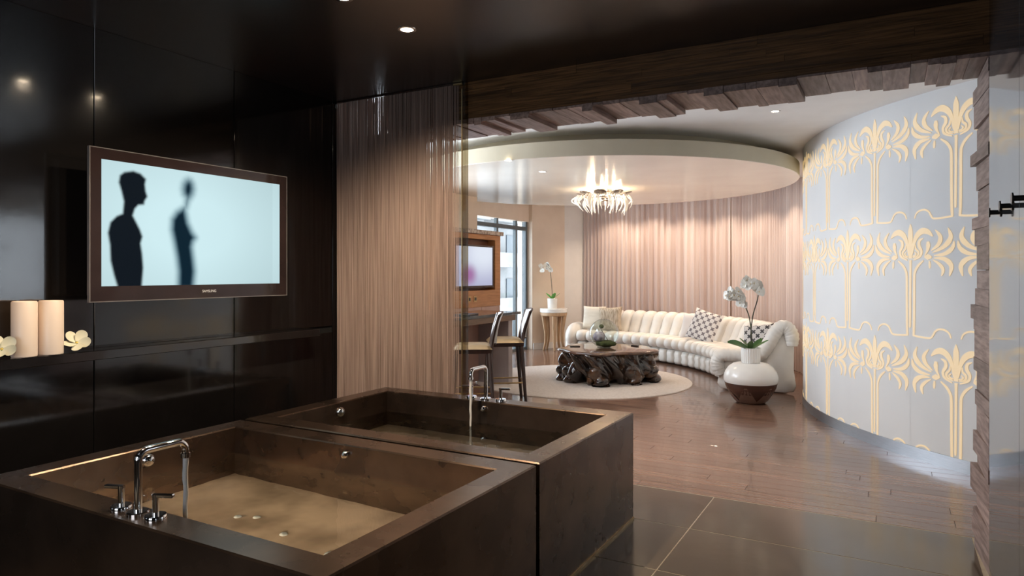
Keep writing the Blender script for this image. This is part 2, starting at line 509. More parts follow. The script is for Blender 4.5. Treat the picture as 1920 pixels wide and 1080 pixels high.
# ---- portal header and jamb in ragged boards
hd = struct('trim_2', 'dark timber header with ragged boards over the opening')
z = 2.585
k = 0
while z < CZ - .005:
    hgt = random.choice((.035, .045, .055, .03))
    hgt = min(hgt, CZ - z)
    x = -3.3
    while x < RX + .3:
        ln = random.uniform(.7, 1.9)
        x1 = min(x + ln, RX + .33)
        pr = random.uniform(0, .006)
        sbox('header_strip', (x, x1 - .001, PY - pr, PY + .1, z, z + hgt - .0006), M['header'], hd)
        x = x1
    z += hgt
sbox('header_core', (-3.4, RX + .35, PY + .06, PY2 - .03, 2.60, LZ), M['header'], hd)
x = -3.3
while x < RX - .02:
    wd = random.uniform(.055, .145)
    zl = 2.557 + random.uniform(-.022, .018)
    y0 = PY + random.uniform(.0, .012); y1 = PY2 + random.uniform(-.03, .03)
    sbox('soffit_board', (x, min(x + wd, RX + .02) - .0008, y0, y1, zl, 2.61), M['board'], hd, c=.0015)
    x += wd
jb = struct('trim_3', 'ragged timber boards lining the right side of the opening')
sbox('jamb_core', (RX + .03, RX + .35, PY + .02, PY2 - .02, 0, LZ), M['header'], jb)
jb_mat = mat('greyed_walnut_jamb', (.13, .085, .075), .5, color2=(.29, .21, .19), nscale=5, stretch=(10, 1, 10), bump=.10, rnd=.3)
z = .0
while z < 2.56:
    hh = random.uniform(.05, .15)
    z1 = min(z + hh, 2.56)
    xf = RX + random.choice((-.003, -.001, .004, .010))
    xb = RX - .004 - random.uniform(0, .036)
    y1 = PY2 + random.uniform(-.03, .02)
    MB().prism([(xf, PY + .002), (RX + .05, PY + .002), (RX + .05, y1), (xb, y1)], z, z1 - random.choice((.0008, .0008, .004))).build('jamb_board', jb_mat, jb)
    z = z1
sbox('trim_4', (WX, -3.3, PY + .02, PY2, 0, 2.56), M['brown_wood'], label='brown timber jamb behind the string curtain')

# ================================================================== LIVING SHELL
wall_cl = MB()
sbox('ceiling_living', (-6.9, 4.2, PY2 - .06, 14.0, LZ, LZ + .1), M['white'], label='white plaster ceiling of the lounge')
# wall beside the cabinet, with the tall side window, then the recessed window
wv = struct('wall_window', 'cream plaster wall around the tall window')
sbox('plaster', (-5.68, -5.5, PY2, 4.85, 0, LZ), M['cream'], wv)
sbox('plaster', (-5.68, -5.5, 4.85, 7.15, 2.55, LZ), M['cream'], wv)
sbox('plaster', (-5.68, -5.5, 4.85, 7.15, 0, .06), M['cream'], wv)
sbox('plaster', (-5.68, -5.5, 7.15, 8.80, 0, LZ), M['cream'], wv)
sbox('plaster', (-6.45, -5.68, 8.62, 8.80, 0, LZ), M['cream'], wv)
sbox('plaster', (-6.45, -6.25, 8.80, 9.6, 0, LZ), M['cream'], wv)
sbox('plaster', (-6.45, -6.25, 9.6, 11.93, 2.505, LZ), M['cream'], wv)
sbox('plaster', (-6.60, -6.45, 8.62, 9.6, 0, LZ), M['cream'], wv)
# far wall in facets towards the drape
wf = struct('wall_far', 'beige and pale wall between window and drape')
def wall_seg(p, q, th, m, parent, z0=0, z1=LZ, name='plaster'):
    p, q = Vector((*p, 0)), Vector((*q, 0))
    t = (q - p).normalized(); n = Vector((-t.y, t.x, 0)) * th
    poly = [(p.x, p.y), (q.x, q.y), (q.x + n.x, q.y + n.y), (p.x + n.x, p.y + n.y)]
    return MB().prism(poly, z0, z1).build(name, m, parent)
wall_seg((-6.50, 11.93), (-6.18, 11.93), .12, M['cream'], wf)
wall_seg((-6.18, 11.93), (-5.80, 12.62), .12, M['cream'], wf)
wall_seg((-5.80, 12.62), (-5.50, 13.10), .12, M['white'], wf)
wall_seg((-5.50, 13.10), (0.5, 13.30), .12, M['cream'], wf)
wall_seg((-6.16, 11.93), (-5.78, 12.62), -.015, M['white'], None, 0, .12, 'baseboard_far')['kind'] = 'structure'
bpy.data.objects['baseboard_far']['label'] = 'white baseboard under the beige wall'
sbox('wall_lounge_right', (3.9, 4.05, PY2 - .1, 13.6, 0, LZ), M['cream'], label='cream wall beyond the curved screen')
sbox('wall_lounge_front', (RX + .35, 4.0, PY2 - .1, PY2, 0, LZ), M['cream'], label='cream wall beside the opening')
sbox('wall_lounge_left', (-6.6, WX - .1, PY2 - .12, PY2, 0, LZ), M['cream'], label='cream wall left of the opening')
sbox('wall_lounge_back', (-6.6, 4.0, 13.55, 13.65, 0, LZ), M['cream'], label='cream wall behind the drape')

# ---- windows
def window(name, x, y0, y1, z0, z1, mull, trans, label):
    w = struct(name, label)
    t = .03
    sbox('window_frame', (x - .04, x + .04, y0, y0 + .05, z0, z1), M['frame_grey'], w)
    sbox('window_frame', (x - .04, x + .04, y1 - .07, y1, z0, z1), M['frame_grey'], w)
    sbox('window_frame', (x - .04, x + .04, y0 + .05, y1 - .07, z0, z0 + .05), M['frame_grey'], w)
    if trans: sbox('transom', (x - .04, x + .04, y0 + .05, y1 - .07, trans, trans + .075), M['frame_grey'], w)
    ed = [y0 + .05] + list(mull) + [y1 - .07]
    for m_ in mull:
        sbox('mullion', (x - .03, x + .03, m_ - .03, m_ + .03, z0 + .05, z1), M['frame_grey'], w)
    for a, b in zip(ed[:-1], ed[1:]):
        zs = [z0 + .05, trans - .002, trans + .077, z1] if trans else [z0 + .05, z1]
        for k in range(0, len(zs), 2):
            sbox('pane', (x - .004, x + .004, a + .031, b - .031, zs[k], zs[k + 1]), M['glass'], w)
    return w
window('window_1', -6.33, 9.6, 11.93, 0, 2.505, (10.78, 11.50), 2.33, 'tall grey framed window behind the cabinet')
window('window_2', -5.6, 4.85, 7.15, .06, 2.55, (6.0,), 0, 'tall grey framed window beside the bar')

# ---- building seen through the window
bd = thing('apartment_building', 'pale apartment block with balconies seen through the tall window', 'building', (-24, 42, -14))
MB().box(-4, 0, -14, 16, 0, 34).build('wall', M['facade'], bd)
bal = MB().box(0, 1.0, -1.6, 1.6, 0, .16).box(.92, 1.0, -1.6, 1.6, .16, 1.0).mesh('balcony', M['facade'])
win = MB().box(0, .08, -.75, .75, 0, 1.7).mesh('window', M['facade_dark'])
for k in range(10):
    for j in range(7):
        link('window', win, bd, (0, -11 + 4 * j, 1.0 + 3.1 * k))
        link('balcony', bal, bd, (0, -9.1 + 4 * j, .4 + 3.1 * k))

# ---- dropped disc ceiling
dc = struct('ceiling_disc', 'round glossy cream dropped ceiling over the lounge')
DC = (-3.44, 8.56)
DR = 2.49
MB().lathe([(0.001, 2.65), (DR - .004, 2.65), (DR, 2.654)], 128, *DC).build('gloss_panel', M['disc'], dc, smooth=True)
MB().lathe([(DR, 2.654), (DR, 2.81), (DR - .06, 2.815), (2.15, 2.815), (2.15, LZ)], 128, *DC).build('edge_band', M['disc_rim'], dc, smooth=True)

# ---- curved palm wall
pw = struct('wall_curved', 'curved frosted white wall with backlit palm motifs')
nP = 14
for k in range(nP):
    a0 = R(-136.05 + 6.02 * 2 * (k - 6)); a1 = a0 + R(12.04)
    g = R(.010)
    m = MB().lathe([(PR - .02, .09), (PR, .09), (PR, LZ)], 12, *PC, a0=a0 + g, a1=a1 - g)
    m.build('curved_panel', M['palmwall'], pw, smooth=True)
MB().lathe([(PR + .006, 0), (PR + .006, .098), (PR - .01, .10)], 160, *PC).build('steel_plinth', M['steel'], pw, smooth=True)
bpy.data.objects['steel_plinth']['label'] = 'brushed steel plinth strip'
MB().lathe([(PR - .03, .0), (PR - .03, LZ)], 96, *PC).build('core', M['palmwall'], pw, smooth=True)

def motif_mesh():
    mb = MB()
    sx, sz = 1.05e-3, .97e-3
    def conv(x, y): return ((x - 483) * sx, -(y - 75) * sz)
    H = PR + .002
    def put(uv, off): # u arc, v height -> position with axis at origin, facing -Y side (angle 0 at +X)
        a = uv[0] / PR
        return ((PR + off) * math.cos(a), (PR + off) * math.sin(a), uv[1])
    def stroke(pts, prof, n=6):
        P = spline([(*conv(*p), 0) for p in pts], n)
        L = len(P)
        left, right = [], []
        for i, p in enumerate(P):
            t = (P[min(i + 1, L - 1)] - P[max(i - 1, 0)]).normalized()
            nn = Vector((-t.y, t.x, 0))
            s = i / (L - 1) * (len(prof) - 1)
            k = min(int(s), len(prof) - 2); fr = s - k
            w = (prof[k] * (1 - fr) + prof[k + 1] * fr) * sx / 2
            left.append(p + nn * w); right.append(p - nn * w)
        for sg in (1, -1):
            vs, fs = [], []
            for a, b in zip(left, right):
                for q, o in ((a, .003), (b, .003), (b, 0), (a, 0)):
                    vs.append(put((q.x * sg, q.y), o))
            for i in range(L - 1):
                for e in range(4):
                    e2 = (e + 1) % 4
                    fs.append((i * 4 + e, i * 4 + e2, (i + 1) * 4 + e2, (i + 1) * 4 + e))
            fs += [(0, 1, 2, 3), (4 * L - 1, 4 * L - 2, 4 * L - 3, 4 * L - 4)]
            mb.add(vs, fs)
            if mirror_off[0]: break
    mirror_off = [True]
    stroke([(483, 75), (483, 150), (483, 230), (483, 300), (483, 365)], [2, 40, 42, 34, 26, 34])
    stroke([(483, 378), (483, 420), (481, 650), (479, 900), (478, 945)], [26, 20, 17, 17, 13])
    mirror_off[0] = False
    stroke([(498, 335), (515, 240), (545, 175), (592, 142), (640, 152), (680, 190)], [10, 26, 42, 48, 38, 8])
    stroke([(600, 202), (566, 222), (562, 262), (584, 306), (570, 350), (512, 380)], [5, 22, 26, 20, 18, 8])
    stroke([(528, 250), (532, 285), (556, 312), (548, 346), (505, 362)], [6, 16, 18, 14, 6])
    stroke([(520, 312), (536, 328), (520, 346), (500, 345)], [6, 12, 12, 6])
    stroke([(640, 230), (642, 262), (636, 300), (612, 345)], [20, 36, 22, 6])
    stroke([(608, 354), (640, 356), (672, 360)], [6, 44, 12])
    stroke([(668, 306), (728, 256), (742, 196), (700, 138)], [5, 26, 36, 26, 4])
    stroke([(678, 322), (772, 276), (824, 206), (803, 128)], [5, 26, 40, 30, 4])
    stroke([(690, 346), (778, 334), (836, 290), (850, 234)], [5, 24, 34, 26, 4])
    stroke([(690, 366), (776, 376), (828, 430), (815, 512)], [5, 26, 38, 30, 6])
    stroke([(680, 380), (728, 410), (764, 458), (752, 512)], [5, 18, 26, 24, 6])
    stroke([(652, 388), (655, 420), (656, 450)], [10, 20, 10])
    stroke([(602, 384), (555, 425), (528, 470), (519, 520), (518, 700), (516, 920), (512, 1006)], [10, 20, 20, 20, 20, 20, 18])
    stroke([(505, 1006), (560, 1014), (655, 1016), (682, 990), (700, 958), (735, 938), (780, 942), (812, 965), (826, 1002)], [14, 14, 14, 14, 14, 14, 14, 12, 10])
    return mb.mesh('palm_motif', M['motif'])
mm = motif_mesh()
for rowi, (zt, a0) in enumerate(((2.84, -130.0), (1.90, -136.02), (.96, -130.0))):
    for k in range(-1, 6):
        a = a0 - 12.04 * k
        link('palm_motif', mm, pw, (PC[0], PC[1], zt), R(a))

# ---- lounge drape
def drape(name, pts, z0, z1, amp, wl_, m, label, seed=0, cat='curtain', group=None):
    random.seed(seed)
    P = spline([(*p, 0) for p in pts], 24)
    s = [0]
    for a, b in zip(P[:-1], P[1:]): s.append(s[-1] + (b - a).length)
    T = s[-1]; n = int(T / .011)
    zs = [z0, z0 + .4, (z0 + z1) / 2, z1 - .3, z1]
    vs, fs = [], []
    ph = 0; j = 0
    phs = []
    for i in range(n + 1):
        ph += 2 * PI * .011 / (wl_ * (1 + .35 * math.sin(i * .013 + 1.3 * math.sin(i * .0047))))
        phs.append(ph)
    for i in range(n + 1):
        d = T * i / n
        while j < len(s) - 2 and s[j + 1] < d: j += 1
        f = (d - s[j]) / max(s[j + 1] - s[j], 1e-6)
        p = P[j].lerp(P[j + 1], f); t = (P[j + 1] - P[j]).normalized()
        nn = Vector((-t.y, t.x, 0))
        for k, zz in enumerate(zs):
            w = amp * (1.0, .95, .85, .8, .7)[k]
            o = w * (math.sin(phs[i] + .25 * math.sin(k * 1.1 + i * .01)) + .35 * math.sin(2.3 * phs[i] + k * .3))
            q = p + nn * o
            vs.append((q.x, q.y, zz))
    K = len(zs)
    for i in range(n):
        for k in range(K - 1):
            fs.append((i * K + k, (i + 1) * K + k, (i + 1) * K + k + 1, i * K + k + 1))
    o = MB().add(vs, fs).build(name, m, None, smooth='all')
    return tag(o, label, cat, group)
CV = [(-.62, 9.6), (-.98, 10.45), (-1.26, 11.2), (-1.72, 11.95), (-2.5, 12.5), (-3.4, 12.78), (-4.4, 12.92), (-5.55, 12.98)]
drape('drape_panel', CV[:5], .015, LZ - .005, .030, .105, M['drape'], 'mauve pleated drape panel beside the curved white wall', 3, group='lounge drapes')
drape('drape_panel', CV[4:], .015, LZ - .005, .028, .12, M['drape'], 'pale mauve pleated drape panel behind the left half of the sofa', 5, group='lounge drapes')

# ================================================================== TUBS
def tub(y0, y1, label):
    x0, x1, h = -3.31, -1.38, .648
    rx0, rx1, ry0, ry1 = .13, .125, .13, .14
    t = thing('soaking_tub', label, 'bathtub', ((x0 + x1) / 2, (y0 + y1) / 2, 0), 0, 'square bronze soaking tubs')
    ox, oy = (x0 + x1) / 2, (y0 + y1) / 2
    hx, hy = (x1 - x0) / 2, (y1 - y0) / 2
    ix0, ix1, iy0, iy1 = -hx + rx0, hx - rx1, -hy + ry0, hy - ry1
    e = .006
    m = MB()
    # outer skirt
    m.box(-hx, hx, -hy, hy, .0, h - .03, c=.004)
    m = MB()
    def ring(a, b, z): return [(-a, -b, z), (a, -b, z), (a, b, z), (-a, b, z)]
    vs = ring(hx, hy, .012) + ring(hx, hy, h - e) + ring(hx - e, hy - e, h)
    inn = lambda z, d=0: [(ix0 + d, iy0 + d, z), (ix1 - d, iy0 + d, z), (ix1 - d, iy1 - d, z), (ix0 + d, iy1 - d, z)]
    vs += inn(h, -e) + inn(h - e) + inn(.13, .02)
    fs = []
    for r_ in range(5):
        for k in range(4):
            k2 = (k + 1) % 4
            fs.append((r_ * 4 + k, r_ * 4 + k2, (r_ + 1) * 4 + k2, (r_ + 1) * 4 + k))
    m.add(vs, fs)
    m.build('shell', M['tub'], t)
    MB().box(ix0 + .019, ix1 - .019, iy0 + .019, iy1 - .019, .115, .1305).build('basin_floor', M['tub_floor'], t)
    MB().box(-hx - .006, hx + .006, -hy - (.006 if y0 < 2 else -.0), hy, .0, .013).build('base_trim', M['brass'], t)
    # overflow / jet fittings
    def knob(p, ax, r=.034):
        o = MB().lathe([(.0005, .030), (r * .55, .027), (r * .9, .016), (r, .004), (r, 0)], 20).build('overflow_fitting', M['chrome'], t, smooth=True, loc=p)
        o.rotation_euler = ax
    yk = 2.05 if y0 < 2 else 3.38
    knob((ix0 + .002, yk - oy, .585), (0, R(90), 0))
    knob((-2.36 - ox, iy1 - .002, .60), (R(90), 0, 0), .022)
    return t, (ix0, ix1, iy0, iy1), (ox, oy)

t1, in1, o1 = tub(1.40, 2.70, 'nearer square bronze soaking tub with brightly lit copper floor')
t2, in2, o2 = tub(2.735, 4.005, 'farther square bronze soaking tub with dark water by the string curtain')
jet = MB().lathe([(.001, .014), (.010, .013), (.015, .008), (.018, 0)], 16).mesh('floor_jet', M['ceramic'], True)
for (x, y) in ((-2.63, 2.13), (-2.55, 2.17), (-2.30, 2.10), (-2.0, 2.06), (-1.75, 2.06)):
    link('floor_jet', jet, t1, (x - o1[0], y - o1[1], .131))
for (x, y) in ((-2.9, 3.4), (-2.2, 3.4), (-1.75, 3.4)):
    link('floor_jet', jet, t2, (x - o2[0], y - o2[1], .131))

def water(inn, o, label):
    ix0, ix1, iy0, iy1 = inn
    zw = .505
    n = 40
    d = .0055
    vs = [(o[0] + ix0 + d + (ix1 - ix0 - 2 * d) * i / n, o[1] + iy0 + d + (iy1 - iy0 - 2 * d) * j / n, zw) for j in range(n + 1) for i in range(n + 1)]
    fs = [(j * (n + 1) + i, j * (n + 1) + i + 1, (j + 1) * (n + 1) + i + 1, (j + 1) * (n + 1) + i) for j in range(n) for i in range(n)]
    me = bpy.data.meshes.new('bath_water'); me.from_pydata(vs, [], fs); me.materials.append(M['water'])
    me.polygons.foreach_set('use_smooth', [True] * len(me.polygons))
    w = link('bath_water', me)
    return tag(w, label, 'water', 'water in the tubs')
water(in1, o1, 'clear still water in the nearer bronze tub')
water(in2, o2, 'dark clear water in the farther bronze tub')

# underwater lamps set in the tub walls
def pool_lamp(p, rot, label, power, parent_loc=None):
    t = thing('underwater_light', label, 'lamp', p, 0, 'underwater lights of the tubs')
    a = MB().lathe([(.001, .012), (.022, .012), (.022, .004)], 18).build('lens', emitter('lens_glow', (1, .86, .66), 6), t, smooth=True)
    b = MB().lathe([(.022, .014), (.032, .010), (.034, 0)], 18).build('bezel_ring', M['chrome'], t, smooth=True)
    t.rotation_euler = rot
    lamp('SPOT', 'lamp_glow', (0, 0, .03), power, (1, .80, .56), t, spot_size=R(165), spot_blend=.8, shadow_soft_size=.02).rotation_euler = (R(180), 0, 0)
pool_lamp((-2.95, 1.40 + .13 + .012, .40), (R(-90), 0, 0), 'small round underwater light low in the near wall of the nearer tub, under its tap', 24)
pool_lamp((-1.95, 1.40 + .13 + .012, .40), (R(-90), 0, 0), 'small round underwater light in the near wall of the nearer tub, away from its tap', 24)
pool_lamp((-1.52, 3.0, .40), (0, R(-90), 0), 'small round underwater light in the right wall of the farther tub', 2.2)

# ---- taps
def tap(loc, rotz, label, reach=.185, height=.232, spread=.10):
    t = thing('bath_tap', label, 'tap', loc, rotz, 'chrome tub taps')
    MB().lathe([(.001, .012), (.034, .012), (.038, .008), (.038, 0)], 24).build('base_plate', M['chrome'], t, smooth=True)
    h = height - .012
    rr = .035
    pts = [(0, 0, .01), (0, 0, h - rr)]
    for k in range(1, 7):
        a = PI / 2 * k / 6
        pts.append((0, rr - rr * math.cos(a), h - rr + rr * math.sin(a)))
    pts.append((0, reach - rr, h))
    for k in range(1, 7):
        a = PI / 2 * k / 6
        pts.append((0, reach - rr + rr * math.sin(a), h - rr + rr * math.cos(a)))
    pts.append((0, reach, h - rr - .015))
    MB().tube(pts, .0135, 16).build('spout', M['chrome'], t, smooth=True)
    MB().lathe([(.0175, h - rr - .028), (.0175, h - rr - .012), (.0135, h - rr - .008)], 18, 0, reach).build('aerator', M['chrome'], t, smooth=True)
    for s, a in ((-1, R(200)), (1, R(25))):
        hd_ = MB().lathe([(.001, .016), (.034, .016), (.037, .012), (.037, 0)], 24).build('handle_base', M['chrome'], t, smooth=True, loc=(s * spread, 0, 0))
        MB().lathe([(.001, .085), (.011, .085), (.011, .014)], 16).build('handle_stem', M['chrome'], hd_, smooth=True)
        lv = MB().box(-.012, .065, -.009, .009, .074, .087, c=.003).build('handle_lever', M['chrome'], hd_)
        lv.rotation_euler = (0, 0, a)
    return t
tap((-2.33, 1.468, .648), 0, 'chrome bath tap on the near rim of the nearer tub')
tap((-2.39, 3.935, .648), PI, 'chrome bath tap on the far rim of the farther tub', reach=.19, height=.235, spread=.115)
def stream(x, y, z0, z1, label):
    m = MB()
    n = 14
    pts = [(x + .0012 * math.sin(i * 1.3), y + .0012 * math.cos(i), z0 + (z1 - z0) * i / n) for i in range(n + 1)]
    m.tube(pts, [.0105 - .003 * (i / n) + .0006 * math.sin(i * 2.1) for i in range(n + 1)], 12)
    return tag(m.build('water_stream', M['stream'], None, smooth=True), label, 'water', 'water running from the taps')
stream(-2.33, 1.468 + .185, .648 + .163, .5055, 'thin water stream falling from the near tap')
stream(-2.39, 3.935 - .19, .648 + .166, .5055, 'thin water stream falling from the far tap')

# ================================================================== STRING CURTAIN + GLASS
random.seed(21)
sc = thing('string_curtain', 'tan string curtain hanging behind the farther tub', 'curtain', (-3.25, 4.022, 0))
MB().box(-.55, .585, -.012, .012, CZ - .010, CZ, c=.002).build('curtain_track', M['dark_wood'], sc)
m = MB()
x = -.555
while x < .585:
    dense = .00095 if x < .53 else .00095 + .008 * (x - .53) / .055
    x += dense * random.uniform(.5, 1.5)
    yb = random.uniform(-.012, .010)
    r = random.uniform(.0011, .0019)
    sw = random.gauss(0, .004); ph = random.uniform(0, 6)
    if random.random() < .012: sw += random.choice((-1, 1)) * .018
    pts = []
    for k in range(6):
        f = k / 5
        pts.append((x + sw * f * f + .0012 * math.sin(ph + 4 * f), yb + .003 * math.sin(ph + 2 * f), CZ - .012 - f * (CZ - .05)))
    m.tube(pts, r, 3, caps=False)
st = m.build('strings', M['string'], sc)
st['kind'] = 'stuff'
gp = thing('glass_screen', 'clear glass screen panel beside the string curtain', 'glass panel', (-3.2, 4.039, 0))
MB().box(.20, .545, -.004, .004, .02, CZ - .002).build('glass_pane', M['glass'], gp)
MB().box(.572, .600, -.030, .004, .0, CZ - .002).build('glass_fin', M['smoke_glass'], gp)
MB().tube([(.5505, -.002, .02), (.5505, -.002, CZ - .04)], .005, 10).build('edge_rod', M['brass'], gp, smooth=True)
MB().box(.49, .57, -.03, .004, CZ - .018, CZ - .001, c=.004).build('clamp', M['brass'], gp)

# ================================================================== WALL TELEVISION
def poly_dist(p, poly):
    x, y = p; inside = False; best = 1e9
    n = len(poly)
    for i in range(n):
        x1, y1 = poly[i]; x2, y2 = poly[(i + 1) % n]
        if (y1 > y) != (y2 > y) and x < (x2 - x1) * (y - y1) / (y2 - y1) + x1: inside = not inside
        dx, dy = x2 - x1, y2 - y1
        t = max(0, min(1, ((x - x1) * dx + (y - y1) * dy) / (dx * dx + dy * dy + 1e-12)))
        best = min(best, math.hypot(x - x1 - t * dx, y - y1 - t * dy))
    return -best if inside else best
MAN = [(0.085, 0.112), (0.105, 0.082), (0.146, 0.064), (0.18, 0.078), (0.205, 0.116), (0.2, 0.16), (0.204, 0.217), (0.212, 0.259), (0.199, 0.297), (0.196, 0.326), (0.169, 0.334), (0.152, 0.368), (0.142, 0.426), (0.159, 0.481), (0.176, 0.537), (0.188, 0.594), (0.179, 0.652), (0.187, 0.738), (0.192, 0.853), (0.184, 1.027), (0.077, 1.023), (0.058, 0.911), (0.043, 0.799), (0.04, 0.674), (0.031, 0.578), (0.042, 0.494), (0.07, 0.442), (0.098, 0.418), (0.103, 0.318), (0.092, 0.236), (0.08, 0.168)]
WOM = [(0.405, 0.318), (0.363, 0.369), (0.339, 0.432), (0.336, 0.522), (0.351, 0.641), (0.364, 0.761), (0.373, 0.882), (0.371, 1.034), (0.452, 1.037), (0.461, 0.882), (0.454, 0.774), (0.445, 0.666), (0.451, 0.62), (0.467, 0.58), (0.446, 0.535), (0.423, 0.453), (0.414, 0.378)]
WHD = [(0.462, 0.149), (0.456, 0.197), (0.443, 0.234), (0.432, 0.26), (0.418, 0.335), (0.405, 0.335), (0.408, 0.24), (0.394, 0.208), (0.389, 0.162), (0.394, 0.114), (0.408, 0.077), (0.426, 0.061), (0.444, 0.07), (0.457, 0.102)]
def sm(x, a, b):
    t = max(0, min(1, (x - a) / (b - a))); return t * t * (3 - 2 * t)
def screen_mesh(nx, ny, fn, w, h, strength, name):
    vs = [(0, -w / 2 + w * i / nx, h * j / ny) for j in range(ny + 1) for i in range(nx + 1)]
    fs = [(j * (nx + 1) + i, j * (nx + 1) + i + 1, (j + 1) * (nx + 1) + i + 1, (j + 1) * (nx + 1) + i) for j in range(ny) for i in range(nx)]
    me = bpy.data.meshes.new(name); me.from_pydata(vs, [], fs)
    ca = me.color_attributes.new('picture', 'FLOAT_COLOR', 'POINT')
    k = 0
    for j in range(ny + 1):
        for i in range(nx + 1):
            ca.data[k].color = (*fn(i / nx, 1 - j / ny), 1); k += 1
    mt = bpy.data.materials.new(name + '_picture'); mt.use_nodes = True
    N, L = nodes_of(mt); b = N['Principled BSDF']
    b.inputs['Base Color'].default_value = (.002, .002, .002, 1); b.inputs['Roughness'].default_value = .6; b.inputs['Specular IOR Level'].default_value = 0.0
    at = N.new('ShaderNodeAttribute'); at.attribute_name = 'picture'
    L.new(at.outputs['Color'], b.inputs['Emission Color']); b.inputs['Emission Strength'].default_value = strength
    me.materials.append(mt)
    return me
AS = 1.18 / .66
def tvpic(u, v):
    c = [.46, .62, .65]
    vg = 1 - .35 * max(0, math.hypot((u - .45) * 1.1, (v - .5)) - .25)
    c = [q * vg for q in c]
    if .2 < u < .95: c = [q * (1 - .06 * sm(u, .4, .9)) for q in c]
    A = 1.0
    sc_ = lambda P: [(x * AS, y) for x, y in P]
    if u < .30:
        d = poly_dist((u * AS, v), TVM)
        A = sm(d, -.012, .018)
        c = [.003 * (1 - A) + c[0] * A, .006 * (1 - A) + c[1] * A, .010 * (1 - A) + c[2] * A]
    elif u < .60:
        d = poly_dist((u * AS, v), TVW); d2 = poly_dist((u * AS, v), TVH)
        A = min(sm(d, -.04, .055), sm(d2, -.06, .05))
        c = [.002 * (1 - A) + c[0] * A, .012 * (1 - A) + c[1] * A ** .9, .022 * (1 - A) + c[2] * A ** .85]
    return c
TVM = [(x * AS, y) for x, y in MAN]; TVW = [(x * AS, y) for x, y in WOM]; TVH = [(x * AS, y) for x, y in WHD]
tv = thing('wall_television', 'large wall television showing two shadowy standing figures', 'television', (-3.6, 2.66, 1.353))
# local: x out of the wall, y along the wall, z up
MB().box(-.075, -.012, -.63, .63, .02, .775, c=.012).build('housing', M['black_plastic'], tv)
bz = MB()
W2, H2 = .65, .797
for b in ((-W2, W2, 0, .078), (-W2, W2, .742, H2), (-W2, -.593, .078, .742), (.593, W2, .078, .742)):
    bz.box(-.012, .004, b[0], b[1], b[2], b[3])
bz.build('bezel', M['bezel'], tv)
ce = MB()
for b in ((-W2 - .005, W2 + .005, -.005, 0), (-W2 - .005, W2 + .005, H2, H2 + .005), (-W2 - .005, -W2, 0, H2), (W2, W2 + .005, 0, H2)):
    ce.box(-.014, .006, b[0], b[1], b[2], b[3])
ce.build('clear_edge', M['clear_edge'], tv)
scr = link('screen', screen_mesh(190, 106, tvpic, 1.186, .664, 1.0, 'screen'), tv, (.001, 0, .078))
scr['label'] = 'bright pale blue screen with two dark silhouettes'
MB().box(-.17, -.075, -.12, .12, .28, .52, c=.004).build('wall_bracket', M['black_metal'], tv)
def text_mesh(s, size, name, m, depth=.0006):
    cu = bpy.data.curves.new(name, 'FONT'); cu.body = s; cu.size = size; cu.extrude = depth; cu.align_x = 'CENTER'
    o = bpy.data.objects.new(name, cu); COL.objects.link(o)
    dg = bpy.context.evaluated_depsgraph_get(); dg.update()
    me = bpy.data.meshes.new_from_object(o.evaluated_get(dg))
    bpy.data.objects.remove(o); bpy.data.curves.remove(cu)
    me.materials.clear(); me.materials.append(m)
    return me
lt = link('bezel_lettering', text_mesh('SAMSUNG', .021, 'bezel_lettering', M['logo']), tv, (.0047, .05, .032))
lt.rotation_euler = (R(90), 0, R(90))

# ---- candles and blossoms on the ledge
def candle(y, label):
    t = thing('pillar_candle', label, 'candle', (-3.715, y, 1.09), 0, 'pillar candles on the ledge')
    h, r = .272, .0545
    MB().lathe([(.001, 0), (r - .003, 0), (r, .003), (r, h - .006), (r - .004, h), (r - .010, h - .004), (r - .012, h - .045), (.001, h - .05)], 40).build('wax_body', M['wax_grad'], t, smooth=True)
    MB().tube([(0, 0, h - .052), (.001, 0, h - .025)], .0015, 6).build('wick', M['black_plastic'], t)
    lamp('POINT', 'flame_glow', (.0, 0, h - .010), .12, (1, .55, .22), t, shadow_soft_size=.006)
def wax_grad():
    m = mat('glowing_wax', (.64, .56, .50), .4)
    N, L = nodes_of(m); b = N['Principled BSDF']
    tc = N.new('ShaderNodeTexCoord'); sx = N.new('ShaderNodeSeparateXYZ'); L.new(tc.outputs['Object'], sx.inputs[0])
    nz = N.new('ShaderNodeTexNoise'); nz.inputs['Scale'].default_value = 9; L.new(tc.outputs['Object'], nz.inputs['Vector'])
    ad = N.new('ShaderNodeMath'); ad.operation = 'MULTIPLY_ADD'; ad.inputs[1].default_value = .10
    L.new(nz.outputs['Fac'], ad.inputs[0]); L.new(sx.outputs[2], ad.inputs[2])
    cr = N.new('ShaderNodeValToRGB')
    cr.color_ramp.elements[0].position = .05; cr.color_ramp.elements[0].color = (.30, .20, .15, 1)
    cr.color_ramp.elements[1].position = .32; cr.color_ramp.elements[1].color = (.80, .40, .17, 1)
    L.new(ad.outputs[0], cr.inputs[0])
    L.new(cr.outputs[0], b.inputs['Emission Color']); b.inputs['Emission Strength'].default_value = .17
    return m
M['wax_grad'] = wax_grad()
candle(1.762, 'left of the two lit cream pillar candles on the black ledge')
candle(1.884, 'right of the two lit cream pillar candles on the black ledge')

